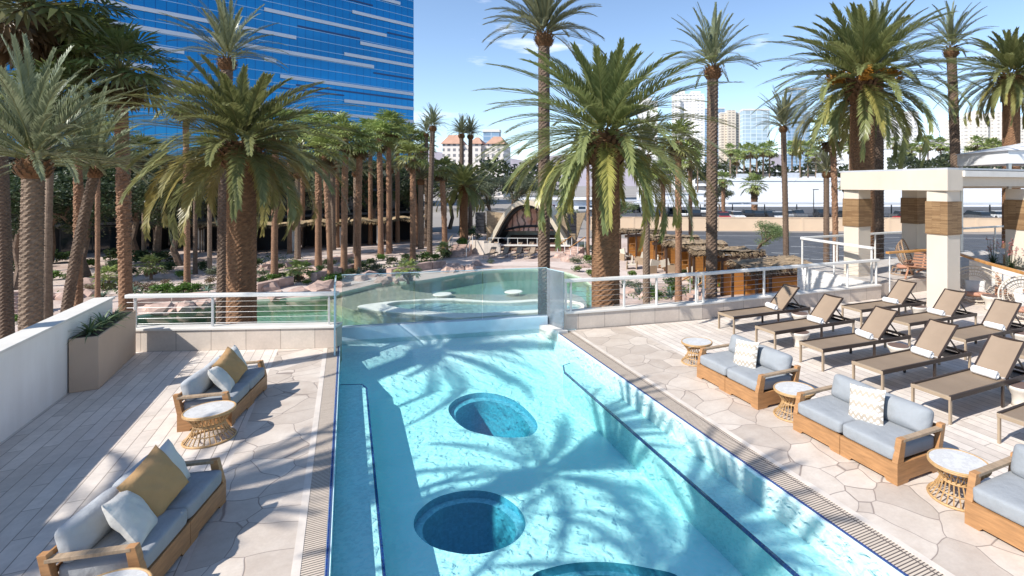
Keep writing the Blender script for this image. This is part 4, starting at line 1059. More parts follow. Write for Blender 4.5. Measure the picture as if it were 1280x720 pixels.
# palms beyond the left edge: their shadows fall across the pool and the deck
g4 = 'palms beyond the left edge of the photo'
for i, (sx_, sy_, z, r_, lab) in enumerate(((585, 462, 7.6, 2.1, 'date palm outside the left edge shading the far pool'), (680, 590, 7.4, 1.9, 'date palm outside the left edge shading the middle of the pool'), (835, 735, 7.6, 1.8, 'date palm outside the left edge nearest to the camera'), (95, 660, 7.0, 1.9, 'date palm outside the left edge shading the near planks'))):
    zf = -.85 if i < 3 else 0; q = G(sx_, sy_, zf); hgt = z - zf; x, y = q.x - 1.1 * hgt, q.y - .2 * hgt
    t = thing('date_palm', lab, 'palm', (x, y, -3.3), 0, g4)
    trunk_mesh(z + 3.3 - .3, .2, .18, (0, 0), 'D', .6).build('trunk', m_barkD, t)
    obj_mesh('crown', DAT[(2 - i) % 3], t, (0, 0, z + 3.3), i * 1.3, r_ / 2.25); obj_mesh('boots', BOOTD, t, (0, 0, z + 3.0), 0, .85)
# ================================================================= garden below the terrace
GZ = -3.3
def w2(x, d): p = W(x, d); return (p.x, p.y)
garden = [w2(-75, 3), w2(30, 3), w2(30, 38), w2(8, 49), w2(5, 66), w2(-75, 92)]
lagoon = loopG([(120, 415), (165, 396), (215, 388), (268, 379), (330, 374), (400, 370), (440, 362), (480, 353), (520, 351), (560, 345), (600, 339), (650, 336), (690, 337), (722, 345), (745, 362),
                (752, 388), (735, 425), (660, 445), (540, 455), (400, 455), (250, 450), (140, 432)], GZ, 5)
def garden_mat():
    m, n, p, l = newmat('garden_paving'); v = coords(n)
    f = noise(n, v, .22, 5, .6); f2 = noise(n, v, 2.2, 5, .7); f3 = noise(n, v, 14, 4, .7)
    c = ramp(n, f, [(0.40, (0.47, 0.35, 0.29)), (0.47, (0.57, 0.45, 0.385)), (0.60, (0.60, 0.49, 0.42)), (0.68, (0.40, 0.30, 0.24))])
    c = mixc(n, .45, c, ramp(n, f2, [(0.35, .6), (.65, 1.05)]), 'MULTIPLY'); c = mixc(n, .3, c, ramp(n, f3, [(0.35, .6), (.65, 1.05)]), 'MULTIPLY')
    l.new(c, p.inputs['Base Color']); p.inputs['Roughness'].default_value = .85; l.new(bump(n, f3, .4, .03), p.inputs['Normal'])
    return m
m_garden = garden_mat()
st_('garden_ground', MB().sheet(garden, GZ, [lagoon]).walls(garden[::-1], -3.7, GZ), m_garden)
m_sand = M('pool_sand_plaster', (0.80, 0.72, 0.54), .8, .12, 1.2); m_plaster = M('green_plaster', (0.50, 0.60, 0.45), .8, .15, .8); m_turq = M('turquoise_plaster', (0.62, 0.86, 0.84), .7, .1, 1)
m_pale = M('pale_plaster', (0.78, 0.74, 0.64), .7, .08, 1.5)
st_('lagoon_floor', MB().sheet(lagoon, -4.25).walls(lagoon, -4.25, GZ), m_plaster)
shelf = loopG([(405, 369), (440, 361.5), (480, 353.5), (500, 357), (505, 362), (545, 367), (600, 368), (650, 368), (700, 366), (728, 372), (730, 394), (680, 397), (620, 400), (570, 403), (530, 401), (480, 395), (440, 387), (415, 378)], -3.6, 4)
st_('lagoon_shelf', MB().prism(shelf, -4.24, -3.60), m_sand)
ledge = loopG([(447, 383), (470, 379), (500, 376), (560, 373), (620, 376.5), (680, 374), (725, 378), (725, 389), (680, 390.5), (640, 393), (600, 396), (570, 397.5), (540, 395), (500, 391), (465, 387.5)], -3.4, 4)
spa = loopG([(483, 380.5), (500, 377), (530, 375.5), (560, 375), (590, 376.5), (640, 378.3), (680, 376.3), (722, 379.5), (722, 386), (690, 386.5), (650, 388.5), (600, 391.5), (560, 391), (520, 387.5), (497, 384.5)], -3.4, 4)
mb = MB().sheet(ledge, -3.385, [spa]); mb.walls(ledge, -3.6, -3.385); mb.walls(spa[::-1], -3.62, -3.385)
st_('spa_ledge', mb, m_pale); st_('spa_floor', MB().sheet(spa, -3.595), m_turq)
st_('lagoon_water', MB().prism(inset(lagoon, 1.002), -4.4, -3.42), m_lagoon)
for (px, py, lab) in ((553, 364, 'white stone table standing in the lagoon, the left one'), (642, 361, 'white stone table standing in the lagoon, the right one')):
    p = G(px, py, -3.2); MBx = MB().lathe([(.3, -.95), (.35, -.14), (.52, -.13), (.58, -.09), (.52, -.05)], 18)
    tag(MBx.build('stone_table', m_pale, None, loc=(p.x, p.y, -3.3)), lab, 'table', 'stone tables in the lagoon')
# lighter winding paths
m_path = M('pale_path', (0.58, 0.48, 0.42), .85, .15, 1.5, .2, 20)
def path(pts, w, z=GZ + .02):
    L = []; Rr = []
    P = [G(x, y, GZ) for x, y in pts]
    for i, p in enumerate(P):
        t = (P[min(i + 1, len(P) - 1)] - P[max(0, i - 1)]); t.z = 0; t.normalize(); n = Vector((-t.y, t.x, 0)) * w / 2
        L.append((p + n).to_tuple()[:2]); Rr.append((p - n).to_tuple()[:2])
    n = len(P); vv = [(*p, z) for p in L] + [(*p, z) for p in Rr]
    st_('garden_path', MB().add(vv, [(i, i + 1, n + i + 1, n + i) for i in range(n - 1)]), m_path)
path([(20, 372), (120, 366), (230, 358), (330, 352), (420, 338), (500, 324), (560, 314), (590, 306)], 2.2)
path([(330, 372), (400, 358), (470, 346), (540, 338), (600, 330), (690, 330), (760, 340), (800, 350), (900, 352)], 2.6)
path([(200, 334), (300, 328), (400, 322), (480, 312), (545, 300)], 1.8)
# ---- rocks
m_rock = M('pink_sandstone', (0.46, 0.32, 0.26), .9, .35, 2.5, .7, 12)
def rock_mesh(seed):
    rnd = random.Random(seed); bm = bmesh.new(); bmesh.ops.create_icosphere(bm, subdivisions=2, radius=.5)
    for v in bm.verts:
        n_ = v.co.normalized(); k = 1 + .22 * sin(n_.x * 5 + seed) * cos(n_.y * 4 + seed * 2) + rnd.uniform(-.09, .09)
        v.co = Vector((n_.x * .62 * k, n_.y * .5 * k, max(-.18, n_.z * .42 * k)))
    me = bpy.data.meshes.new('boulder'); bm.to_mesh(me); bm.free(); me.materials.append(m_rock); return me
RK = [rock_mesh(s) for s in range(1, 6)]
# ---- shrubs
def leaf_cloud(mb, rnd, c, rad, n, size, pal, flat=.8):
    for _ in range(n):
        u = Vector((rnd.gauss(0, 1), rnd.gauss(0, 1), rnd.gauss(0, 1))).normalized() * (rnd.random() ** .4)
        p = Vector(c) + Vector((u.x * rad[0], u.y * rad[1], u.z * rad[2]))
        a = Vector((rnd.uniform(-1, 1), rnd.uniform(-1, 1), rnd.uniform(-.5, 1))).normalized(); b = a.cross(Vector((rnd.uniform(-1, 1), rnd.uniform(-1, 1), rnd.uniform(-1, 1)))).normalized()
        s = size * rnd.uniform(.6, 1.3)
        mb.add([p - a * s, p + b * s * .45, p + a * s, p - b * s * .45], [(0, 1, 2, 3)], lerp3(pal[0], pal[1], rnd.random()))
def shrub_mesh(seed, pal, n=420, size=.07, h=.75):
    rnd = random.Random(seed); mb = MB()
    for k in range(7):
        a = rnd.uniform(0, 6.28); r = rnd.uniform(0, .32); rr = rnd.uniform(.2, .34)
        leaf_cloud(mb, rnd, (r * cos(a), r * sin(a), rr * .8 + rnd.uniform(0, h - .45)), (rr, rr, rr * .8), n // 7, size, pal)
    return mb.mesh('shrub_leaves', m_leaf)
SH = {'green': shrub_mesh(1, ((0.06, 0.12, 0.02), (0.16, 0.26, 0.05))), 'dark': shrub_mesh(2, ((0.03, 0.06, 0.02), (0.08, 0.12, 0.04))),
      'silver': shrub_mesh(3, ((0.13, 0.16, 0.09), (0.22, 0.25, 0.16)), 420, .06), 'reddish': shrub_mesh(4, ((0.14, 0.07, 0.05), (0.20, 0.16, 0.08)), 380, .06)}
AG = [strap_plant(random.Random(50 + k), 34, .75, .085, ((0.10, 0.16, 0.12), (0.20, 0.27, 0.20))).mesh('agave_leaves', m_leaf) for k in range(2)]
def near_words(px, py):
    best = None
    for x, y, w in ((95, 385, 'near the white parapet'), (200, 362, 'behind the short left railing'), (300, 350, 'by the thick brown canary palm'), (352, 350, 'in the beds right of the brown canary palm'),
                    (400, 335, 'below the thatched cabanas'), (450, 330, 'under the garden fan palms'), (510, 325, 'beside the lagoon shore'), (560, 320, 'by the garden steps'), (600, 300, 'left of the arched stage'),
                    (735, 320, 'right of the arched stage'), (800, 360, 'behind the lounger railing'), (860, 350, 'in front of the timber cabanas'), (940, 335, 'by the nearest timber cabana')):
        q = abs(px - x) + 2 * abs(py - y)
        if best is None or q < best[0]: best = (q, w)
    return best[1]
from collections import defaultdict
used = defaultdict(int)
SZ = [(0.6, 'small'), (1.0, 'middling'), (1.6, 'large'), (99, 'very large')]
def lab_unique(base, px, where):
    k = base + ' ' + where; used[k] += 1
    return k if used[k] == 1 else base + ' ' + where + ', ' + ORD[used[k] - 1] + ' from the left'
rnd = random.Random(77)
shr = [(66, 350, 'green', 1.3), (88, 352, 'green', 1.2), (100, 357, 'dark', 1.0), (20, 405, 'green', .9), (115, 365, 'reddish', .9), (130, 362, 'dark', .8), (165, 346, 'dark', 1.3), (172, 362, 'reddish', .9), (185, 364, 'reddish', 1.0),
       (196, 366, 'green', 1.0), (208, 365, 'green', 1.1), (220, 366, 'green', 1.0), (232, 365, 'green', 1.1), (245, 364, 'green', 1.0), (258, 362, 'silver', .9), (180, 330, 'dark', 2.2), (200, 330, 'dark', 2.0), (205, 356, 'reddish', .8),
       (330, 355, 'dark', .9), (340, 350, 'green', 1.0), (352, 347, 'green', .9), (366, 344, 'dark', 1.0), (372, 352, 'silver', 1.0), (384, 356, 'green', .8), (392, 348, 'green', 1.2), (403, 340, 'dark', 1.0), (415, 354, 'green', 1.5), (424, 352, 'green', 1.2),
       (440, 330, 'silver', 1.2), (452, 338, 'dark', 1.4), (462, 333, 'dark', 1.2), (470, 338, 'silver', 1.1), (487, 330, 'dark', 1.2), (500, 338, 'silver', .9), (520, 328, 'dark', 1.4), (532, 326, 'green', 1.5), (545, 325, 'green', 1.2), (555, 322, 'dark', 1.4),
       (578, 308, 'green', 1.8), (590, 300, 'dark', 3.0), (598, 292, 'dark', 2.6), (514, 352, 'silver', .8), (728, 315, 'silver', 2.0), (735, 328, 'green', 1.3), (738, 345, 'green', 1.1), (786, 357, 'silver', .9), (795, 362, 'silver', 1.0), (813, 366, 'dark', 1.0),
       (820, 372, 'green', .9), (836, 360, 'dark', 1.3), (842, 367, 'green', 1.2), (868, 358, 'green', 1.2), (880, 350, 'green', 1.4), (905, 362, 'green', 1.1), (915, 366, 'green', 1.2), (922, 360, 'green', 1.4), (900, 345, 'dark', 1.2), (722, 330, 'silver', 1.4)]
for px, py, k, s in ((10, 345, 'dark', 2.2), (35, 335, 'dark', 2.0), (60, 330, 'dark', 2.4), (90, 328, 'dark', 2.0), (112, 335, 'green', 1.5), (140, 340, 'dark', 1.7), (150, 326, 'dark', 2.2), (215, 340, 'dark', 1.5), (228, 348, 'green', 1.2), (250, 338, 'dark', 1.6), (268, 345, 'silver', 1.3), (262, 356, 'reddish', 1.1), (315, 335, 'dark', 1.6), (328, 345, 'silver', 1.2),
        (346, 338, 'dark', 1.2), (380, 336, 'green', 1.2), (410, 333, 'dark', 1.3), (425, 340, 'silver', 1.2), (436, 345, 'dark', 1.1), (476, 326, 'green', 1.2), (505, 326, 'dark', 1.2), (612, 330, 'silver', .8), (722, 340, 'green', 1.0), (790, 346, 'green', .9), (856, 345, 'dark', 1.1), (934, 362, 'green', 1.2), (946, 366, 'dark', 1.0), (745, 318, 'dark', 1.5)):
    shr.append((px, py, k, s))
for i, (px, py, k, s) in enumerate(shr):
    p = G(px, py, GZ)
    word = {'green': 'bright green shrub', 'dark': 'dark green shrub', 'silver': 'silvery green shrub', 'reddish': 'reddish flowering shrub'}[k]
    o = obj_mesh('garden_shrub', SH[k], None, p, rnd.uniform(0, 6.28), (s * rnd.uniform(.9, 1.2), s * rnd.uniform(.9, 1.2), s * rnd.uniform(.7, .9)))
    tag(o, lab_unique(word, px, near_words(px, py)), 'shrub', 'shrubs in the garden beds')
for i, (px, py, s) in enumerate(((800, 368, 1.1), (812, 366, 1.2), (258, 368, 1.0), (166, 366, 1.0), (510, 352, .9), (838, 372, 1.2), (476, 342, 1.0), (128, 372, .9), (448, 343, 1.0), (780, 360, 1.0))):
    o = obj_mesh('agave_plant', AG[i % 2], None, G(px, py, GZ), i, s * 1.1); tag(o, lab_unique('grey green agave rosette', px, near_words(px, py)), 'plant', 'agaves in the garden beds')
# young fan palms in the beds
for i, (px, py, s) in enumerate(((136, 362, .55), (189, 350, .6), (374, 352, .55), (510, 355, .55), (555, 322, .5))):
    p = G(px, py, GZ); t = thing('young_palm', lab_unique('knee high young fan palm', px, near_words(px, py)), 'palm', p, i, 'young palms in the beds')
    MB().lathe([(.10, 0), (.08, .6 + .2 * (i % 2))], 8).build('trunk', m_barkG, t); obj_mesh('crown', FANL[i % 2], t, (0, 0, .75 + .2 * (i % 2)), i, s)
rk = [(192, 386, .9), (203, 388, 1.1), (214, 388, .7), (222, 386, .8), (232, 386, 1.0), (240, 383, .8), (250, 382, .9), (258, 381, .8), (266, 379, .7), (107, 356, 1.5), (98, 370, 1.4), (160, 362, .7), (85, 372, 1.2), (55, 375, 1.2),
      (337, 362, 1.2), (345, 372, .9), (348, 358, 1.0), (372, 368, 1.2), (384, 345, 1.4), (394, 364, 1.3), (404, 360, 1.2), (415, 350, .9), (425, 358, 1.0), (300, 352, .9), (318, 350, 1.0), (330, 340, 1.0), (340, 332, 1.1), (356, 335, .9), (388, 330, 1.0), (420, 325, 1.0),
      (440, 348, 1.1), (452, 350, 1.1), (462, 346, 1.0), (490, 340, 1.1), (505, 336, 1.0), (518, 334, 1.0), (566, 336, 1.4), (575, 338, 1.2), (588, 338, 1.0), (596, 332, 1.0), (560, 340, 1.0), (700, 322, 1.1), (712, 326, 1.2), (724, 322, 1.2), (731, 334, 1.0), (790, 366, .8), (806, 372, .8), (826, 366, .8), (850, 374, .7), (772, 372, .8), (480, 352, .9), (497, 351, .8)]
for i, (px, py, s) in enumerate(rk):
    o = obj_mesh('boulder', RK[i % 5], None, G(px, py, GZ), rnd.uniform(0, 6), (s * rnd.uniform(.8, 1.3), s * rnd.uniform(.8, 1.2), s * rnd.uniform(.7, 1.1)))
    tag(o, lab_unique('pink sandstone boulder', px, near_words(px, py)), 'boulder', 'boulders along the beds and shore')
# low pink block walls
m_pinkb = brickmat('pink_block', (0.46, 0.33, 0.28), (0.36, 0.25, 0.20), (0.20, 0.14, 0.11), 1.1, .45, .02, axes='WZ', nz=.35, bmp=.6)
def blockwall(lab, pts, h=.62, z=GZ):
    t = MB(); P = [G(x, y, GZ) for x, y in pts]
    for i in range(len(P) - 1):
        a, b = P[i], P[i + 1]; d = b - a; n = max(1, int(d.length / 1.2))
        for k in range(n):
            p, q = a.lerp(b, k / n), a.lerp(b, (k + .97) / n); hh = h * rnd.uniform(.85, 1.1)
            t.bar((p.x, p.y, z + hh / 2), (q.x, q.y, z + hh / 2), .45 * rnd.uniform(.9, 1.15), hh)
    tag(t.build('stone_wall', m_rock, None, bevel=.03), lab, 'wall', 'low pink stone walls in the garden')
blockwall('low pink block wall right of the brown canary palm', [(318, 366), (345, 360), (365, 356)])
blockwall('low pink block wall under the leaning fan palm', [(392, 352), (420, 344), (446, 338)])
blockwall('low pink block wall along the lagoon shore', [(486, 346), (520, 339), (556, 334)])
blockwall('low pink kerb behind the short left railing', [(165, 383), (215, 377), (262, 372)], .35)
blockwall('low pink block wall below the thatched cabanas', [(325, 338), (360, 333), (410, 330), (440, 322)], .4)
# ground cover
mb = MB(); rg = random.Random(5)
for (px, py, rx, n) in ((210, 366, 45, 500), (350, 349, 30, 300), (400, 345, 25, 250), (460, 336, 35, 300), (520, 328, 30, 260), (860, 366, 30, 250), (815, 370, 25, 200), (130, 360, 40, 250), (340, 325, 40, 260), (735, 330, 12, 100)):
    for _ in range(n):
        p = G(px + rg.gauss(0, rx * .5), py + rg.gauss(0, 3.5), GZ); a = Vector((rg.uniform(-1, 1), rg.uniform(-1, 1), rg.uniform(.1, .8))).normalized() * rg.uniform(.06, .16); b = a.cross(Vector((rg.uniform(-1, 1), rg.uniform(-1, 1), 1))).normalized() * .05
        p.z += rg.uniform(.02, .15); mb.add([p - a, p + b, p + a, p - b], [(0, 1, 2, 3)], lerp3((0.06, 0.10, 0.03), (0.15, 0.21, 0.06), rg.random()))
tag(mb.build('ground_cover', m_leaf), 'low green ground cover in the garden beds', 'ground cover', None, 'stuff')
# ---- broadleaf trees
def tree_mesh(seed, pal, n=8000, size=.065, spread=1.0):
    rnd = random.Random(seed); tr = MB(); cr = MB(); tips = []
    def grow(p, d, L, r, lv):
        q = p + d * L; tr.tube([p, p.lerp(q, .5) + Vector((rnd.uniform(-.1, .1), rnd.uniform(-.1, .1), 0)) * L, q], [r, r * .85, r * .65], 6 if lv < 2 else 4)
        if lv == 3: tips.append(q); return
        if lv >= 1: tips.append(p.lerp(q, .7))
        for _ in range(3 if lv < 2 else 3):
            dd = (d + Vector((rnd.uniform(-1, 1), rnd.uniform(-1, 1), rnd.uniform(-.35, .6))) * .75 * spread).normalized(); grow(q, dd, L * rnd.uniform(.6, .8), r * .62, lv + 1)
    grow(Vector((0, 0, 0)), Vector((.05, 0, 1)), 1.7, .14, 0)
    for t in tips:
        r = rnd.uniform(.40, .75); leaf_cloud(cr, rnd, t, (r, r, r * .75), n // len(tips), size, pal)
    return tr.mesh('tree_trunk', m_barkD), cr.mesh('tree_crown', m_leaf)
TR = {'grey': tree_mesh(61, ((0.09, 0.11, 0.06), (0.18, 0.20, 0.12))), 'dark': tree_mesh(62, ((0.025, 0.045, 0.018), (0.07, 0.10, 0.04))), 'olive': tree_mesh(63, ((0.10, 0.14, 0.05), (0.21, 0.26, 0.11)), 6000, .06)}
def tree(kind, px, d, base_z, H, lab, sx=1.0, rz=0):
    t = thing('garden_tree', lab, 'tree', PD(px, d, base_z), rz, 'broadleaf trees behind the garden'); s = H / 5.2
    obj_mesh('trunk', TR[kind][0], t, (0, 0, 0), 0, (s * sx, s * sx, s)); obj_mesh('crown', TR[kind][1], t, (0, 0, 0), 0, (s * sx, s * sx, s))
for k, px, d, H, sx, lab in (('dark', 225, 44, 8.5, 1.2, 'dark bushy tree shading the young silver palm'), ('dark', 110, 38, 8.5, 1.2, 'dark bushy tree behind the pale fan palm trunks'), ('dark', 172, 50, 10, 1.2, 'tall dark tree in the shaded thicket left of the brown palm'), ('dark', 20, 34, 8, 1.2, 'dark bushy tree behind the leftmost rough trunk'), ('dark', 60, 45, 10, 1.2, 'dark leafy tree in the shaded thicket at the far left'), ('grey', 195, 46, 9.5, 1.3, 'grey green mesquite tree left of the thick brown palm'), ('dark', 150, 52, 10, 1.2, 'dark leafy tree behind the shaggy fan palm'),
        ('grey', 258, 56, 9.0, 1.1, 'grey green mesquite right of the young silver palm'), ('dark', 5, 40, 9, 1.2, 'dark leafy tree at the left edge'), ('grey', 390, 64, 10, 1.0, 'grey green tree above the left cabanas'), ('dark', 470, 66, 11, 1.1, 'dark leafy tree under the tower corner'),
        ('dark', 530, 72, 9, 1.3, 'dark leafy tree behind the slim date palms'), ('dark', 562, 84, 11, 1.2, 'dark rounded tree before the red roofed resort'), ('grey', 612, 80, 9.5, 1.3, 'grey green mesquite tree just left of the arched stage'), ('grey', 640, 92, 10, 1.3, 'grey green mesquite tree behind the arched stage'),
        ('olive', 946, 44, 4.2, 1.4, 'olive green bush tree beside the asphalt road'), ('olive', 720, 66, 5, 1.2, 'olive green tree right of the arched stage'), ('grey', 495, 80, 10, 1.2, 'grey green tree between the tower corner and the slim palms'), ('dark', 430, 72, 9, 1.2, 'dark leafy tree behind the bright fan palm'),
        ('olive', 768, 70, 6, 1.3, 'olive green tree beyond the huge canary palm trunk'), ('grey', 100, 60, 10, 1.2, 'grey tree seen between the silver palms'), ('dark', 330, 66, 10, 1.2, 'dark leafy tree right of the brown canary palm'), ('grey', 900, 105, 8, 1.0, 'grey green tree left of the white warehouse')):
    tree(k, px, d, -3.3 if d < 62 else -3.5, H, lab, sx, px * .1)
# ---- low hotel wing, its dark colours standing in for tree shade
m_dk = M('charcoal_and_shade', (0.04, 0.04, 0.043), .8, .2, 1); m_dk2 = M('grey_slab', (0.10, 0.10, 0.105), .7, .15, 1)
m_dglass = M('dark_window_glass', (0.02, 0.03, 0.04), .08, .1, 1, spec=.8)
lw = thing('hotel_wing', 'low dark hotel wing with balconies behind the garden palms', 'building', W(-53, 47, -3.5), atan2(*reversed(W((1350 - PX0) / FPX, 1.0).to_tuple()[:2])))
MB().b2(-22, 41, 1.6, 12, 0, 9.5).build('wall', m_dk, lw)
for k in range(3): MB().b2(-22, 41, -.3, 1.62, 3.1 * k + 3.0, 3.1 * k + 3.25).build('balcony_slab', m_dk2, lw)
for k in range(3):
    for j in range(10):
        x = -21 + j * 6
        f_ = MB().b2(x + .5, x + 5.0, 1.45, 1.597, 3.1 * k + .5 if k else .2, 3.1 * k + 2.8).build('window', m_dk2, lw)
        MB().b2(x + .6, x + 2.7, 1.40, 1.447, 3.1 * k + .6 if k else .3, 3.1 * k + 2.7).build('pane', m_dglass, f_); MB().b2(x + 2.8, x + 4.9, 1.40, 1.447, 3.1 * k + .6 if k else .3, 3.1 * k + 2.7).build('pane', m_dglass, f_)
for j in range(11): MB().b2(-22 + j * 6, -21.7 + j * 6, -.2, 1.3, 0, 9.3).build('pier', m_dk2, lw)
MB().b2(-22.5, 41.5, -.6, 12.5, 9.5, 9.9).build('roof', m_dk2, lw)
# ---- thatched cabanas
m_thatch = M('straw_thatch', (0.40, 0.29, 0.16), .95, .4, 6, .8, 30, sc=(1, 1, .3)); m_thatch2 = M('weathered_thatch', (0.31, 0.225, 0.14), .95, .4, 6, .8, 30)
m_amber = brickmat('amber_boards', (0.50, 0.21, 0.04), (0.43, 0.165, 0.03), (0.20, 0.08, 0.02), 6, .22, .006, axes='WZ', nz=.15, bmp=.2)
m_dkwood = M('dark_wood', (0.075, 0.04, 0.025), .7, .3, 5); m_canvas = M('beige_canvas', (0.55, 0.49, 0.40), .9, .08, 3)
def thatch_roof(w, d, h, seed, wave=.18):
    rnd = random.Random(seed); mb = MB(); ph = rnd.uniform(0, 6)
    def top(x, y): return h + wave * sin(x * 1.1 + ph) * .6 + .12 * sin(y * 2 + ph)
    N = 16
    vv = []; 
    for j in range(7):
        for i in range(N + 1):
            x, y = -w / 2 + w * i / N, -d / 2 + d * j / 6; vv.append((x, y, top(x, y) + .10 + rnd.uniform(0, .07)))
    mb.add(vv, [(j * (N + 1) + i, j * (N + 1) + i + 1, (j + 1) * (N + 1) + i + 1, (j + 1) * (N + 1) + i) for j in range(6) for i in range(N)])
    mb.add([(v[0], v[1], v[2] - .16) for v in vv], [(j * (N + 1) + i, (j + 1) * (N + 1) + i, (j + 1) * (N + 1) + i + 1, j * (N + 1) + i + 1) for j in range(6) for i in range(N)])
    for _ in range(int((w + d) * 70)):
        q = rnd.random() * (2 * w + 2 * d)
        if q < w: x, y, o = -w / 2 + q, -d / 2, Vector((0, -1, 0))
        elif q < 2 * w: x, y, o = -w / 2 + q - w, d / 2, Vector((0, 1, 0))
        elif q < 2 * w + d: x, y, o = -w / 2, -d / 2 + q - 2 * w, Vector((-1, 0, 0))
        else: x, y, o = w / 2, -d / 2 + q - 2 * w - d, Vector((1, 0, 0))
        p = Vector((x, y, top(x, y) + rnd.uniform(-.05, .14))) - o * .12; s = Vector((-o.y, o.x, 0)) * rnd.uniform(.02, .05); e = p + o * rnd.uniform(.18, .38) + s * rnd.uniform(-3, 3) + Vector((0, 0, -rnd.uniform(.08, .30)))
        mb.add([p - s, p + s, e], [(0, 1, 2)])
    for _ in range(int(w * d * 14)):
        x, y = rnd.uniform(-w / 2, w / 2), rnd.uniform(-d / 2, d / 2); p = Vector((x, y, top(x, y) + .14)); a = rnd.uniform(0, 6.28); o = Vector((cos(a), sin(a), 0)); s = Vector((-o.y, o.x, 0)) * .04
        mb.add([p - s, p + s, p + o * .35 + Vector((0, 0, rnd.uniform(-.02, .10)))], [(0, 1, 2)])
    return mb
def cabana(label, px, d, rz, w=4.4, dp=3.2, h=2.55, amber=True, group='timber cabanas beside the road'):
    t = thing('cabana', label, 'cabana', PD(px, d, GZ), rz, group)
    wallm = m_amber if amber else m_dk  # thatched ones get dark walls in place of shaded openings
    # open side faces local -X; camera looks at the -Y side wall
    MB().b2(-w / 2 + .7, w / 2, -dp / 2, -dp / 2 + .08, 0.0, h - .35).build('side_wall', wallm, t)
    MB().b2(-w / 2 + .7, w / 2, dp / 2 - .08, dp / 2, 0.0, h - .35).build('side_wall', wallm, t)
    MB().b2(w / 2 - .08, w / 2, -dp / 2 + .09, dp / 2 - .09, 0.0, h - .1).build('back_wall', m_dkwood if amber else m_dk, t)
    for y in (-dp / 2 - .12, dp / 2 + .12):
        for x in (-w / 2, -w / 2 + .75, w / 2 + .05): MB().box(x, y, h / 2, .12, .12, h).build('post', m_dkwood if amber else m_barkG, t)
        MB().bar((-w / 2 - .3, y, h - .30), (w / 2 + .3, y, h - .05), .10, .22).build('beam', m_dkwood, t)
    for x in (-w / 2, 0, w / 2): MB().bar((x, -dp / 2 - .4, h + .02), (x, dp / 2 + .4, h + .02), .08, .12).build('rafter', m_dkwood, t)
    thatch_roof(w + (.6 if amber else 1.0), dp + (.5 if amber else .9), h + .05, int(px), .10).build('thatched_roof', m_thatch2 if amber else m_thatch, t)
    if amber:
        lt = MB()
        for z in (.25, .55, .85, 1.15, 1.45): lt.bar((-w / 2 + .1, -dp / 2 - .12, z), (-w / 2 + .66, -dp / 2 - .12, z), .03, .05)
        lt.build('trellis', m_teak, t)
    else:
        MB().b2(-w / 2 - .02, -w / 2 + .06, -dp / 2 - .1, -dp / 2 + .5, .1, h - .4).build('curtain', m_white, t)
    return t
for px, d, lab in ((802, 49, 'timber cabana farthest along, half hidden by the huge canary trunk'), (838, 43, 'timber cabana second in the row from the stage'), (868, 38.5, 'timber cabana in the middle of the roadside row'), (908, 33.5, 'timber cabana right behind the tall dark date palm trunk'), (966, 28, 'timber cabana nearest the white terrace wall')):
    cabana(lab, px, d, -TH + R(14), 3.3, 2.3, 2.42)
for k, (px, d) in enumerate(((345, 54), (405, 58), (453, 60), (505, 64), (232, 56), (288, 55))):
    cabana(['thatched canvas cabana right of the thick brown canary palm', 'thatched canvas cabana behind the leaning fan palm', 'thatched canvas cabana behind the bright fan palm', 'thatched canvas cabana nearest to the stage path',
            'thatched canvas cabana farthest left in the shade', 'thatched canvas cabana hidden behind the thick brown canary palm'][k], px, d, -TH + R(112), 3.2, 4.0, 2.6, False, 'thatched canvas cabanas in the garden')
# timber chairs before the cabanas
for k, (px, py) in enumerate(((782, 325), (800, 330), (822, 335), (838, 340), (790, 336), (868, 352), (812, 341))):
    p = G(px, py, GZ); rz_ = rnd.uniform(0, 6.28); t = thing('timber_armchair', lab_unique('pale timber armchair', px, 'in front of the timber cabanas'), 'chair', p, rz_, 'armchairs before the timber cabanas')
    MB().b2(-.35, .35, -.35, .35, .3, .42).build('seat', m_canvas, t, bevel=.02); MB().bar((-.36, 0, .42), (-.5, 0, .95), .7, .1, (0, 1, 0)).build('backrest', m_canvas, t)
    for y in (-.38, .38): MB().b2(-.4, .38, y - .04, y + .04, .0, .58).build('arm', m_teaktop, t)
# ---- arched stage
sg = thing('arched_stage', 'arched beach stage with desert mural and stone flank walls', 'stage', PD(664, 56, GZ), -TH - R(4))
U = 56 / FPX                      # metres per photo pixel at the stage
def sx(px): return (px - 664) * U
def sz(py): return ZD(py, 56) - GZ
m_arch = M('cream_shell', (0.62, 0.53, 0.40), .8, .12, 2, .2); m_stonec = brickmat('stacked_stone', (0.44, 0.33, 0.21), (0.34, 0.25, 0.16), (0.20, 0.15, 0.10), .5, .16, .01, axes='XZ', nz=.3, bmp=.6)
arc = [(611, 306), (618, 294), (627, 277), (635, 264), (644, 255), (654, 250.5), (665, 250), (676, 253.5), (688, 264), (702, 285), (714, 306)]
def arcpts(k, cy0=306):
    cx0 = 661.5; return [(sx(cx0 + (x - cx0) * k), sz(cy0 + (y - cy0) * k)) for x, y in arc]
def smooth_open(pts, sub=4):
    out = []; n = len(pts)
    for i in range(n - 1):
        p0, p1, p2, p3 = [Vector(pts[min(max(i + k, 0), n - 1)]) for k in (-1, 0, 1, 2)]
        for k in range(sub):
            t = k / sub; q = .5 * ((2 * p1) + (-p0 + p2) * t + (2 * p0 - 5 * p1 + 4 * p2 - p3) * t * t + (-p0 + 3 * p1 - 3 * p2 + p3) * t ** 3); out.append((q.x, q.y))
    out.append(tuple(pts[-1])); return out
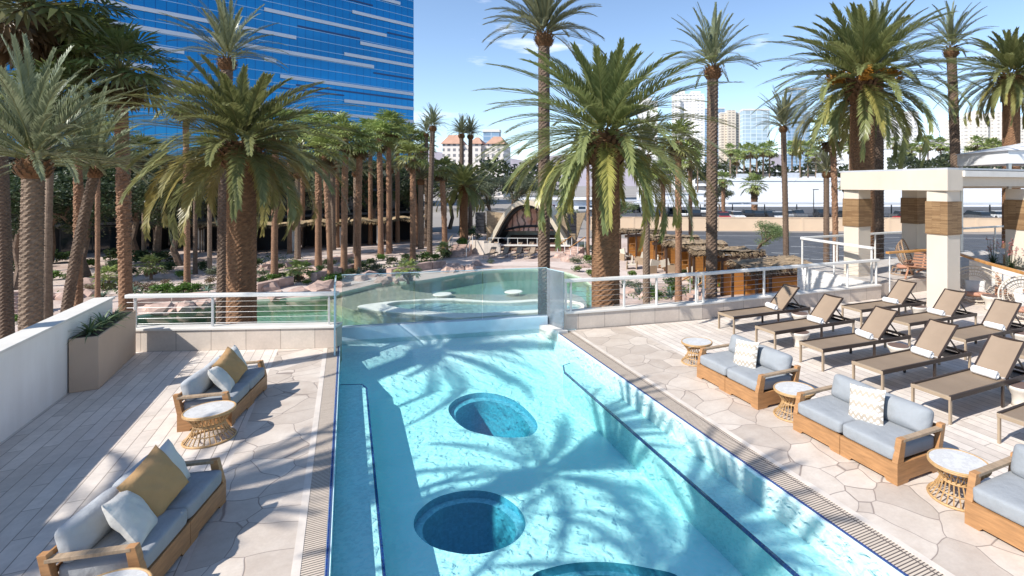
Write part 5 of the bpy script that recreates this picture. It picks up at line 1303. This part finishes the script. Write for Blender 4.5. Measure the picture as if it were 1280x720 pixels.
def arch_band(k0, k1, y0, y1, m, name, par):
    a, b = smooth_open(arcpts(k0)), smooth_open(arcpts(k1)); n = len(a); mb = MB()
    vv = [(x, y0, z) for x, z in a] + [(x, y0, z) for x, z in b] + [(x, y1, z) for x, z in a] + [(x, y1, z) for x, z in b]; ff = []
    for i in range(n - 1): ff += [(i, i + 1, n + i + 1, n + i), (2 * n + i + 1, 2 * n + i, 3 * n + i, 3 * n + i + 1), (i + 1, i, 2 * n + i, 2 * n + i + 1), (n + i, n + i + 1, 3 * n + i + 1, 3 * n + i)]
    ff += [(0, n, 3 * n, 2 * n), (n - 1, 3 * n - 1, 4 * n - 1, 2 * n - 1)]
    return mb.add(vv, ff).build(name, m, par)
arch_band(1.0, .90, -1.6, 4.0, m_arch, 'shell', sg); arch_band(.898, .83, -.9, 3.8, M('black_steel', (0.012, 0.012, 0.013), .5, .2, 3), 'inner_ring', sg)
def mural():
    m, n, p, l = newmat('mural'); v = coords(n, (1, 1, 1)); f = noise(n, v, .55, 3); wv = n.nodes.new('ShaderNodeTexWave'); wv.inputs['Scale'].default_value = .5; wv.inputs['Distortion'].default_value = 9; wv.inputs['Detail'].default_value = 4; l.new(v, wv.inputs['Vector'])
    c = ramp(n, f, [(0.30, (0.66, 0.26, 0.14)), (0.45, (0.85, 0.50, 0.38)), (0.6, (0.88, 0.66, 0.56)), (.75, (0.42, 0.14, 0.10))])
    l.new(mixc(n, ramp(n, wv.outputs['Fac'], [(0.72, 0), (.86, .75)]), c, (0.07, 0.035, 0.03)), p.inputs['Base Color']); p.inputs['Roughness'].default_value = .7; return m
a = smooth_open(arcpts(.83)); lo = [(x, max(z, sz(281) - .0 + -.55 * (x / 3.2) ** 2)) for x, z in a]
MB().prism([(x, z) for x, z in lo], .6, .75).v
mb = MB(); pm = MB().prism(lo, 0, .12); mb.add([(x, .55 + z, y) for x, y, z in pm.v], [tuple(reversed(f_)) for f_ in pm.f]); mb.build('mural_panel', mural(), sg)
mb = MB(); st0 = [(-3.4 + 6.8 * i / 16, sz(283) - .58 * ((-3.4 + 6.8 * i / 16) / 3.3) ** 2) for i in range(17)]
mb.tube([(x, .5, z) for x, z in st0], .13, 6); mb.build('lower_arch', m_dk, sg)
MB().b2(-3.6, 3.6, 2.6, 2.7, .6, 2.3).build('back_glass', M('painted_daylight_glass', (0.62, 0.66, 0.62), .2, .3, .8), sg)  # daylight behind the glass painted as a pale colour
MB().b2(-2.6, 2.6, 1.6, 2.2, .55, 1.25).build('bar_counter', m_dkwood, sg)
for i in range(5): MB().b2(-2.0 + i * .95, -1.15 + i * .95, 2.50, 2.58, 1.35, 2.15).build('painted_daylight_window', M('pale_pane', (0.55, 0.58, 0.52), .2, .2, 1), sg) if i == 0 else None  # pale pane colour stands in for daylight, nothing glows
MB().b2(-4.2, 4.2, -1.9, 3.9, 0, .55).build('podium', M('dark_red_wood', (0.14, 0.07, 0.05), .7, .25, 3), sg)
MB().b2(-4.4, 4.4, -2.05, -1.7, .5, .64).build('podium_edge', m_cap, sg)
fr = MB()
for i in range(9): fr.box(-4 + i, -1.8, .95, .05, .05, .62)
fr.bar((-4.1, -1.8, 1.28), (4.1, -1.8, 1.28), .05, .05); fr.build('front_rail', m_whitemetal, sg)
mb = MB()
def flank(pts, y0, y1):
    pm = MB().prism([(sx(x), sz(y)) for x, y in pts], 0, y1 - y0); mb.add([(x, y0 + z, y) for x, y, z in pm.v], [tuple(reversed(f_)) for f_ in pm.f])
flank([(606, 307), (606, 264), (626, 267), (628, 279), (615, 307)], .3, 1.2); mb.build('flank_wall', m_stonec, sg)
mb = MB(); flank([(688, 270), (700, 268), (732, 266), (727, 278), (718, 306), (711, 307)], .3, 1.2); mb.build('flank_wall', m_stonec, sg)
wl = thing('ramp_wall', 'pale curved wall left of the arched stage', 'wall', PD(600, 52, GZ), -TH)
MB().prism([(-1.2, 0), (.6, -.9), (.9, -.6), (-.9, .4)], 0, 1.3).build('wall_body', m_curb, wl)
MB().prism([(.6, -.92), (2.2, -1.1), (2.2, -.8), (.9, -.6)], 0, 1.1).build('wall_body', m_curb, wl)
for px, lab in ((601, 'black line array speaker tower left of the arched stage'), (715, 'black line array speaker tower right of the arched stage')):
    t = thing('speaker_tower', lab, 'speaker', PD(px, 54.5, GZ), -TH, 'speaker towers flanking the stage')
    for k in range(6): MB().b2(-.45, .45, -.35 - .03 * k, .35 - .03 * k, 1.75 + k * .36, 2.08 + k * .36).build('speaker_box', M('black_box', (0.015, 0.015, 0.02), .6, .2, 6) if k == 0 and px == 601 else bpy.data.materials['black_box'], t, bevel=.02)
    fr = MB()
    for x in (-.4, .4):
        for y in (-.3, .5): fr.tube([(x, y, 0), (x, y, 1.8)], .04, 5)
    for z in (.5, 1.0, 1.5): fr.bar((-.4, .5, z), (.4, .5, z), .04, .04)
    fr.build('frame', m_dk, t)
# loungers before the stage
lab_s = ['front', 'rear']; kk = 0
for r_, (y, xs) in enumerate(((324, (608, 625, 642, 659, 676)), (316, (628, 643, 658, 673, 612)))):
    xs = sorted(xs)
    for i, px in enumerate(xs):
        p = G(px, y, GZ); copy_tree(base, (p.x, p.y, GZ), pi / 2 - TH + pi + R(180) + R(-8), '%s beach lounger in the %s row before the arched stage' % (ORD[i], lab_s[r_]))
# steps with handrails
def stairs(lab, px, py, rz, n, w, rail_m):
    t = thing('garden_steps', lab, 'steps', G(px, py, GZ), rz, 'steps in the garden')
    mb = MB()
    for k in range(n): mb.b2(-w / 2, w / 2, k * .32, n * .32, k * .14, k * .14 + .139)
    mb.build('treads', m_rock, t, bevel=.01)
    for x in (-w / 2 - .05, w / 2 + .05):
        MB().bar((x, -.2, .95), (x, n * .32, .95 + n * .14), .07, .07).build('handrail', rail_m, t)
        for q in (0, .5, 1): MB().box(x, n * .32 * q, .45 + n * .14 * q, .05, .05, .95).build('post', m_whitemetal, t)
stairs('pink stone steps with handrails between the fan palms and the stage', 570, 322, -TH, 7, 1.8, m_teaktop)
stairs('pink stone steps with orange handrails right of the stage', 705, 322, -TH - R(40), 6, 1.6, m_hand)
stairs('pink steps with orange handrails behind the lounger railing', 862, 376, -TH - R(60), 4, 1.4, m_hand)
stairs('pink garden steps with orange handrails beyond the white parapet', 14, 402, -TH + R(50), 8, 1.6, m_hand)
# ================================================================= beyond the garden
m_urban = M('dusty_ground', (0.30, 0.27, 0.24), .95, .3, .02)
big = [(12000 * cos(2 * pi * i / 32), 12000 * sin(2 * pi * i / 32)) for i in range(32)]
st_('ground', MB().sheet(big, -3.7, [garden]), m_urban)
m_asph = M('asphalt', (0.075, 0.078, 0.085), .85, .25, .6, .3, 60)
road = [w2(9, 50), w2(34, 39), w2(90, 30), w2(150, 40), w2(150, 70), w2(40, 78), w2(4, 83)]
st_('road', MB().sheet(road, -3.69), m_asph)
m_paint = M('road_paint', (0.75, 0.75, 0.72), .7, .1, 3)
mb = MB()
def pline(a, b, w=.14):
    p, q = Vector(w2(*a)), Vector(w2(*b)); d = (q - p).normalized(); n = Vector((-d.y, d.x)) * w / 2
    mb.add([(*(p - n), -3.685), (*(q - n), -3.685), (*(q + n), -3.685), (*(p + n), -3.685)], [(0, 1, 2, 3)])
for k in range(9): pline((11 + k * 5, 64 - k * 1.2), (13.6 + k * 5, 63.4 - k * 1.2))
pline((8, 55), (36, 45)); pline((6, 76), (60, 70))
for k in range(7): pline((12 + k * 5, 57.5 - k * 1.7), (14.6 + k * 5, 56.6 - k * 1.7))
st_('road_markings', mb, m_paint)
# tan boundary wall with black fence above
m_tan = M('tan_stucco', (0.66, 0.49, 0.34), .85, .06, .4, .2, 30)
tw_ = thing('boundary_wall', 'long tan stucco wall along the far side of the asphalt road', 'wall', PD(770, 84, -3.7), -TH - R(3))
MB().b2(-4, 75, 0, .3, 0, 2.0).build('wall_body', m_tan, tw_); MB().b2(-4.05, 75.05, -.05, .35, 2.0, 2.1).build('coping', m_tan, tw_)
pm = MB()
for i in range(13): pm.b2(-4 + i * 6.5, -3.6 + i * 6.5, -.04, -.002, 0, 2.0)
pm.build('pilaster', m_tan, tw_)
fn = thing('steel_fence', 'thin black steel fence above the tan boundary wall', 'fence', PD(865, 85.5, -3.7), -TH - R(3))
mb = MB()
for i in range(260): mb.box(i * .22, 0, 2.1, .03, .03, 1.0)
mb.build('pickets', m_dk, fn); MB().b2(0, 57, -.03, .03, 2.55, 2.6).build('top_bar', m_dk, fn)
# parking
st_('car_park', MB().sheet([w2(-2, 86), w2(75, 82), w2(170, 100), w2(170, 150), w2(-10, 152)], -2.6).walls([w2(-2, 86), w2(75, 82), w2(170, 100), w2(170, 150), w2(-10, 152)], -3.7, -2.6), m_asph)
m_cp = M('grey_carport_roof', (0.52, 0.53, 0.55), .5, .1, .5)
for k, (px, d, L, lab) in enumerate(((905, 100, 34, 'grey flat carport roof in front of the white warehouse, left stretch'), (1165, 98, 40, 'grey flat carport roof seen through the pavilion columns'), (812, 118, 20, 'grey carport roof left of the warehouse'))):
    t = thing('carport', lab, 'carport', PD(px, d, -2.6), -TH, 'carports in the parking lot')
    MB().b2(-L / 2, L / 2, -3, 3, 2.5, 2.75).build('roof', m_cp, t)
    for i in range(int(L / 6) + 1): MB().b2(-L / 2 + i * 6 + .5, -L / 2 + i * 6 + .65, -.1, .1, 0, 2.5).build('post', m_dk2, t)
def car_proto(name, c, suv=False):
    m = M(name + '_paint', c, .25, .03, 2, spec=.7); t = bpy.data.objects.new('parked_car', None); col.objects.link(t); tag(t, '-', 'car', 'parked cars')
    h = 1.0 if suv else .82
    prof = [(-2.2, .35), (-2.25, .75), (-2.1, h), (-1.2, h + .06), (1.0, h + .06), (2.05, h - .10), (2.25, .65), (2.2, .35)]
    def extr(pf, w, z=0):
        pm = MB().prism(pf, -w / 2, w / 2); q = MB(); q.add([(x, zz, y) for x, y, zz in pm.v], [tuple(reversed(f_)) for f_ in pm.f]); return q
    extr(prof, 1.78).build('body', m, t, bevel=.08)
    cab = [(-1.95 if suv else -1.5, h), (-1.7 if suv else -.95, h + .58), (.25, h + .60), (1.05, h)]
    extr(cab, 1.5).build('windows', m_dglass, t, bevel=.06)
    extr([(-1.65 if suv else -.9, h + .585), (.2, h + .60), (.2, h + .64), (-1.6 if suv else -.85, h + .63)], 1.46).build('roof', m, t, bevel=.02)
    for x in (-1.4, 1.4):
        for y in (-.80, .80):
            q = MB().lathe([(.33, -.1), (.33, .1)], 16); qq = MB(); qq.add([(a + x, c_ + y, b + .33) for a, b, c_ in q.v], q.f); qq.build('wheel', m_dk, t)
    return t
cars = {'white': car_proto('white_car', (0.75, 0.75, 0.75)), 'black': car_proto('black_car', (0.02, 0.02, 0.022), True), 'silver': car_proto('silver_car', (0.40, 0.41, 0.42)), 'red': car_proto('red_car', (0.45, 0.03, 0.03)), 'grey': car_proto('grey_car', (0.12, 0.125, 0.13), True)}
first = {}
cl = [(897, 92, 'grey'), (912, 96, 'silver'), (921, 92, 'white'), (934, 96, 'black'), (946, 93, 'black'), (957, 97, 'black'), (963, 92, 'black'), (972, 91, 'white'), (985, 97, 'silver'), (998, 95, 'grey'), (1027, 97, 'black'), (1055, 92, 'black'), (868, 96, 'black'), (853, 100, 'white'), (840, 104, 'grey'), (826, 98, 'black'), (808, 104, 'white'),
      (1125, 92, 'grey'), (1131, 88, 'red'), (1215, 93, 'black'), (1222, 89, 'grey'), (1245, 95, 'white'), (880, 112, 'white'), (795, 120, 'black'), (700, 112, 'red'), (712, 120, 'white'), (728, 116, 'silver'), (690, 124, 'red'), (742, 124, 'white'), (905, 90, 'red')]
cu = defaultdict(int)
for px, d, c in sorted(cl):
    where = 'left of the warehouse' if px < 870 else ('behind the tall right date palm' if px < 905 else ('before the white warehouse' if px < 1060 else 'seen through the pavilion columns'))
    if px < 760: where = 'beyond the arched stage'
    k = (c, where); cu[k] += 1
    lab = '%s car parked %s' % (c, where) + ('' if cu[k] == 1 else ', %s %s one from the left' % (ORD[cu[k] - 1], c))
    p = PD(px, d, -2.6); rz = -TH + pi / 2 + R(rnd.choice((0, 180)) + rnd.uniform(-4, 4))
    if c not in first: first[c] = cars[c]; o = cars[c]; o.location = p; o.rotation_euler = (0, 0, rz); o['label'] = lab
    else: copy_tree(cars[c], p, rz, lab)
# lamp posts
for px, d, lab in ((1017, 88, 'thin black lamp post at the car park left of the pavilion'), (1158, 90, 'thin black lamp post seen between the pavilion columns')):
    t = thing('lamp_post', lab, 'lamp post', PD(px, d, -2.6), -TH, 'car park lamp posts'); MB().tube([(0, 0, 0), (0, 0, 5.2)], [.09, .06], 6).build('pole', m_dk, t); MB().b2(-.1, .8, -.12, .12, 5.2, 5.32).build('lamp_head', m_dk, t)
# white warehouse
wh = thing('warehouse', 'long plain white warehouse with flat roof behind the car park', 'building', PD(905, 150, -3.7), -TH)
m_whitew = M('white_wall', (0.80, 0.81, 0.84), .8, .04, .1)
MB().b2(1, 95, 0, 30, 0, 8.3).build('wall', m_whitew, wh); MB().b2(.8, 95.2, -.2, .0, 8.3, 9.2).build('parapet', m_whitew, wh)
for x, w_, h_ in ((6, 3, 1.2), (20, 4, 1.5), (44, 3, 1.6), (60, 5, 1.3), (30, 2, 1.4)): MB().b2(x, x + w_, 8, 11, 8.3, 9.3 + h_).build('roof_unit', m_roofgrey, wh)
wh2 = thing('storage_shed', 'lower white building left of the warehouse', 'building', PD(835, 150, -3.7), -TH); MB().b2(-8, 10, 0, 14, 0, 4.6).build('wall', m_whitew, wh2); MB().b2(-8.2, 10.2, -.2, 14.2, 4.6, 4.9).build('roof', m_cp, wh2)
wh3 = thing('white_canopy_building', 'white low building beyond the arched stage', 'building', PD(700, 135, -3.7), -TH); MB().b2(-10, 12, 0, 10, 0, 3.4).build('wall', m_whitew, wh3); MB().b2(-11, 13, -1, 11, 3.4, 3.8).build('roof', m_whitew, wh3)
# garage with white bands behind the warehouse palms
gb = thing('parking_garage', 'white banded parking garage behind the row of small palms', 'building', PD(900, 260, -3.7), -TH)
for k in range(5): MB().b2(-8, 75, 0, 30, k * 3.4, k * 3.4 + 1.2).build('white_band', m_whitew, gb)
MB().b2(-7.5, 74.5, .6, 29, 0, 15).build('dark_core', m_dk2, gb)
# small palm rows
rows = []
rr_ = random.Random(9)
xs1 = [826, 838, 849, 861, 872, 913, 921, 930, 938, 946, 954, 962, 990, 1000, 1010, 1020, 1062]
xs2 = [1118, 1128, 1140, 1150, 1160, 1176, 1184, 1212, 1222, 1232, 1240, 1248, 1255]
TK = trunk_mesh(8.0, .24, .2, (0, 0), 'G', .5).mesh('trunk', m_barkG); TKh = 8.0
proto = None
for grp, xs, d0 in (('before the parking garage', xs1, 175), ('above the pavilion roof', xs2, 200)):
    for i, px in enumerate(xs):
        d = d0 + rr_.uniform(-12, 12); cy_ = (192 if grp[0] == 'b' else 186) + rr_.uniform(-7, 7); z = ZD(cy_, d); s = (rr_.uniform(9, 13) * d / FPX) / 1.42
        lab = ('small fan palm %s, %s from the left in its row' % (grp, ORD[i]))
        t = thing('fan_palm', lab, 'palm', PD(px, d, -3.7), i, 'small far fan palms')
        obj_mesh('trunk', TK, t, (0, 0, 0), 0, (1.3, 1.3, (z + 3.7) / TKh)); obj_mesh('crown', FANL[i % 2], t, (0, 0, z + 3.7), i * 1.7, s)
mb = MB(); rg = random.Random(8)
for (x0, x1, d, ya, yb) in ((790, 1060, 190, 205, 222), (1110, 1280, 165, 196, 214), (520, 700, 150, 205, 240), (600, 900, 240, 200, 216)):
    for _ in range(1600):
        q = rg.uniform(x0, x1); dd = d + rg.uniform(-10, 10); yy = rg.uniform(ya, yb) + 5 * sin(q * .11) ; p = PZ(q, yy, dd); a = Vector((rg.uniform(-1, 1), rg.uniform(-1, 1), rg.uniform(-1, 1))).normalized() * rg.uniform(.5, 1.2); b = a.cross(Vector((.3, rg.uniform(-1, 1), 1))).normalized() * .5
        mb.add([p - a, p + b, p + a, p - b], [(0, 1, 2, 3)], lerp3((0.035, 0.055, 0.025), (0.10, 0.12, 0.05), rg.random()))
tag(mb.build('far_trees', m_leaf), 'far band of dark green tree tops behind the car park', 'tree line', None, 'stuff')
# ---- blue glass tower
tdir = (1.0, (1350 - PX0) / FPX)       # facade runs towards vanishing point x=1350 on the horizon
c0 = PD(517, 215, -3.7); vd = W((1350 - PX0) / FPX, 1.0).normalized()
tw = thing('glass_tower', 'huge blue glass hotel tower with white horizontal bands', 'building', c0, atan2(vd.y, vd.x))
# local +X runs right along the facade, facade faces -Y ; corner at x=0
def tower_glass():
    m, n, p, l = newmat('blue_curtain_glass'); t = n.nodes.new('ShaderNodeTexCoord'); s = n.nodes.new('ShaderNodeSeparateXYZ'); l.new(t.outputs['Object'], s.inputs[0])
    c = n.nodes.new('ShaderNodeCombineXYZ'); l.new(s.outputs[0], c.inputs[0]); l.new(s.outputs[2], c.inputs[1])
    b = n.nodes.new('ShaderNodeTexBrick'); b.offset = 0; l.new(c.outputs[0], b.inputs['Vector'])
    for k, v_ in (('Scale', 1), ('Brick Width', 2.5), ('Row Height', 400), ('Mortar Size', .09)): b.inputs[k].default_value = v_
    b.inputs['Color1'].default_value = (0.003, 0.20, 0.46, 1); b.inputs['Color2'].default_value = (0.003, 0.20, 0.46, 1); b.inputs['Mortar'].default_value = (0.002, 0.10, 0.28, 1)
    f = noise(n, coords(n, (.02, .02, .05)), 1, 3)
    l.new(mixc(n, .5, b.outputs['Color'], ramp(n, f, [(.35, .6), (.65, 1.25)]), 'MULTIPLY'), p.inputs['Base Color']); p.inputs['Roughness'].default_value = .12; l.new(bump(n, noise(n, coords(n, (.6, 1, .3)), .35, 2), .25, .25), p.inputs['Normal']); p.inputs['Metallic'].default_value = .55; p.inputs['Specular IOR Level'].default_value = .6
    return m
m_tg = tower_glass(); m_tb = M('white_tower_band', (0.62, 0.66, 0.74), .5, .05, .5); m_td = M('dark_tower_band', (0.008, 0.045, 0.17), .3, .1, .5)
MB().b2(-190, 0, 0, 28, 0, 150).build('curtain_wall', m_tg, tw)
mb = MB()
for k in range(45): mb.b2(-190, 0, -.10, -.002, k * 3.3 + 8.15, k * 3.3 + 8.37)
mb.build('floor_line', M('pale_blue_mullion', (0.30, 0.52, 0.80), .4, .1, 1), tw)
def tz(py, px=517):               # height on the facade for a photo row at the right corner
    return ZD(py, 215) + 3.7
def tx(px):
    # along facade distance for photo column px
    u = (px - PX0) / FPX; cx = (517 - PX0) / FPX * 215; e = (1350 - PX0) / FPX; L = sqrt(e * e + 1)
    s_ = (cx - u * 215) / (u / L - e / L); return s_
bands = [(33, 440, 517, 1), (9, 460, 500, 1), (52, 330, 483, 1), (67, 450, 517, 1), (83, 430, 517, 1), (92, 130, 467, 1), (118, 350, 517, 1), (103, 330, 345, 1), (136, 430, 517, 1), (152, 330, 517, 1), (75, 80, 370, 1), (108, 60, 230, 1), (126, 60, 190, 1), (142, 200, 330, 1), (20, 60, 270, 1), (40, 60, 160, 1),
         (48, 484, 517, 0), (20, 390, 466, 0), (62, 372, 450, 0), (99, 467, 517, 0), (125, 370, 517, 0), (130, 330, 430, 0), (-20, 60, 420, 1), (-38, 100, 517, 1), (-60, 200, 480, 1)]
for py, xa, xb, wt_ in bands:
    z = tz(py); x0_ = max(-189.9, tx(xa)); x1_ = min(-.01, tx(xb))
    if x1_ > x0_: MB().b2(x0_, x1_, -.35 if wt_ else -.16, -.11 if wt_ else -.105, z - (.6 if wt_ else .28), z + (.6 if wt_ else .28)).build('white_band' if wt_ else 'dark_band', m_tb if wt_ else m_td, tw)
MB().b2(-191, .6, -.6, 28.5, 150, 152).build('roof', m_dk2, tw)
MB().b2(-188, -2, 1, 27, -.0, .5).build('plinth', m_dk2, tw)
# ---- distant hotels, facade colours lightened in place of aerial haze
def facade(name, wall, win, bw, bh, mw, mh=None):
    m, n, p, l = newmat(name); t = n.nodes.new('ShaderNodeTexCoord'); s = n.nodes.new('ShaderNodeSeparateXYZ'); l.new(t.outputs['Object'], s.inputs[0])
    c = n.nodes.new('ShaderNodeCombineXYZ'); l.new(math_(n, 'ADD', s.outputs[0], s.outputs[1]), c.inputs[0]); l.new(s.outputs[2], c.inputs[1])
    b = n.nodes.new('ShaderNodeTexBrick'); b.offset = 0; l.new(c.outputs[0], b.inputs['Vector'])
    for k, v_ in (('Scale', 1), ('Brick Width', bw), ('Row Height', bh), ('Mortar Size', mw)): b.inputs[k].default_value = v_
    b.inputs['Color1'].default_value = (*win, 1); b.inputs['Color2'].default_value = (*[x * .8 for x in win], 1); b.inputs['Mortar'].default_value = (*wall, 1)
    l.new(b.outputs['Color'], p.inputs['Base Color']); p.inputs['Roughness'].default_value = .6; return m
fW = facade('white_hotel_facade', (0.80, 0.78, 0.75), (0.50, 0.50, 0.52), 6, 5, 1.5); fT = facade('tan_hotel_facade', (0.66, 0.58, 0.47), (0.36, 0.31, 0.27), 7, 5, 1.4)
fG = facade('glass_hotel_facade', (0.58, 0.66, 0.72), (0.40, 0.52, 0.60), 9, 6, .6); fP = facade('cream_hotel_facade', (0.76, 0.70, 0.61), (0.48, 0.45, 0.42), 6, 5, 1.6)
fR = facade('resort_facade', (0.74, 0.68, 0.63), (0.24, 0.24, 0.26), 3.4, 3.4, .85); fB = facade('blue_hotel_facade', (0.34, 0.43, 0.54), (0.20, 0.32, 0.46), 8, 5, .6)
def hotel(lab, px0, px1, ytop, d, mat, extras=(), depth=None, cat='hotel'):
    c = (px0 + px1) / 2; w_ = (px1 - px0) * d / FPX; h = ZD(ytop, d) + 3.7; dp = depth or w_ * .5
    t = thing('distant_hotel', lab, cat, PD(c, d, -3.7), -TH, 'hotels on the skyline')
    MB().b2(-w_ / 2, w_ / 2, 0, dp, 0, h).build('tower_wall', mat, t); MB().b2(-w_ / 2 - .5, w_ / 2 + .5, -.5, dp + .5, h, h + 2.5).build('roof', m_cap, t)
    k = d / FPX
    for (xa, xb, yt, off) in extras:
        x0_, x1_ = (xa - c) * k, (xb - c) * k; MB().b2(x0_, x1_, -off, dp * .6, 0 if off > 0 else h, ZD(yt, d) + 3.7).build('wing' if off > 0 else 'penthouse', mat, t)
    return t
hotel('tall white stepped hotel tower behind the right date palm', 842, 880, 119, 900, fW, ((848, 856, 113, -1), (864, 876, 114, -1), (842, 850, 124, 5), (868, 880, 121, 6)))
hotel('white hotel tower mostly hidden by the huge canary palm fronds', 798, 822, 128, 950, fW, ((800, 815, 122, -1),))
hotel('tan hotel with dark window columns beside the white tower', 901, 929, 142, 1000, fT, ((908, 919, 138, 5),))
hotel('grey blue hotel roof peeking over the tan hotel', 880, 906, 136, 1300, fB)
hotel('pale glass hotel block with colourful reflections', 929, 962, 138, 850, fG, ((930, 961, 136, -1),))
hotel('dark grey slab tower left of the fruiting canary palm', 985, 1008, 112, 800, fB, ((1001, 1010, 140, 8),))
hotel('white broad hotel block behind the fruiting canary palm', 1066, 1148, 142, 700, fW, ((1066, 1090, 146, 5), (1128, 1148, 139, -1)))
hotel('blue grey glass tower between the fruiting palm trunks', 1058, 1118, 127, 1200, fB)
hotel('cream hotel with ornate roofline at the right skyline', 1207, 1290, 148, 750, fP, ((1214, 1232, 143, 5), (1244, 1262, 140, 5), (1222, 1226, 138, -1)))
hotel('small glass tower low on the skyline before the mountains', 1186, 1197, 173, 1100, fB)
hotel('long tan casino roof behind the row of small palms', 1060, 1205, 186, 420, m_whitew, depth=40)
# red roofed resort
rs = thing('distant_hotel', 'white resort hotel with red tiled roofs behind the slim date palms', 'hotel', PD(590, 330, -3.7), -TH, 'hotels on the skyline')
k = 330 / FPX; m_red = M('red_roof_tile', (0.46, 0.27, 0.19), .8, .15, .3)
MB().b2(-36 * k, 40 * k, 0, 22, 0, ZD(181, 330) + 3.7).build('wall', fR, rs)
for a, b, yt in ((-36, -14, 168), (-2, 12, 171), (20, 40, 170)):
    z0, z1 = ZD(180, 330) + 3.7, ZD(yt, 330) + 3.7; x0_, x1_ = a * k - 1, b * k + 1
    MB().b2(x0_ + 1, x1_ - 1, -1.5, 0, 0, z0).build('bay', fR, rs)
    MB().add([(x0_, -2.5, z0 + .01), (x1_, -2.5, z0 + .01), (x1_, 14, z0 + .01), (x0_, 14, z0 + .01), (x0_ + 3.5, 4, z1), (x1_ - 3.5, 4, z1)], [(0, 1, 5, 4), (2, 3, 4, 5), (1, 2, 5), (3, 0, 4), (3, 2, 1, 0)]).build('roof', m_red, rs)
hotel('dark blue glass building peeking over the red roofed resort', 604, 624, 165, 520, fB)
# mountains
mb = MB(); rg = random.Random(4)
N = 60; vv = []
for i in range(N + 1):
    px = 400 + i * 17; y = 194 + 4 * sin(i * .5) + 3 * sin(i * 1.3 + 1) - (18 * math.exp(-((px - 1170) / 45.0) ** 2)) ; vv.append(tuple(PZ(px, y, 9000)))
for i in range(N + 1): vv.append(tuple(PD(400 + i * 17, 8000, -4)))
for i in range(N + 1): vv.append(tuple(PD(400 + i * 17, 10000, -4)))
n = N + 1
mb.add(vv, [(i, n + i, n + i + 1, i + 1) for i in range(N)] + [(i + 1, 2 * n + i + 1, 2 * n + i, i) for i in range(N)])
st_('mountains', mb, M('mauve_rock', (0.30, 0.27, 0.30), .95, .2, .001))
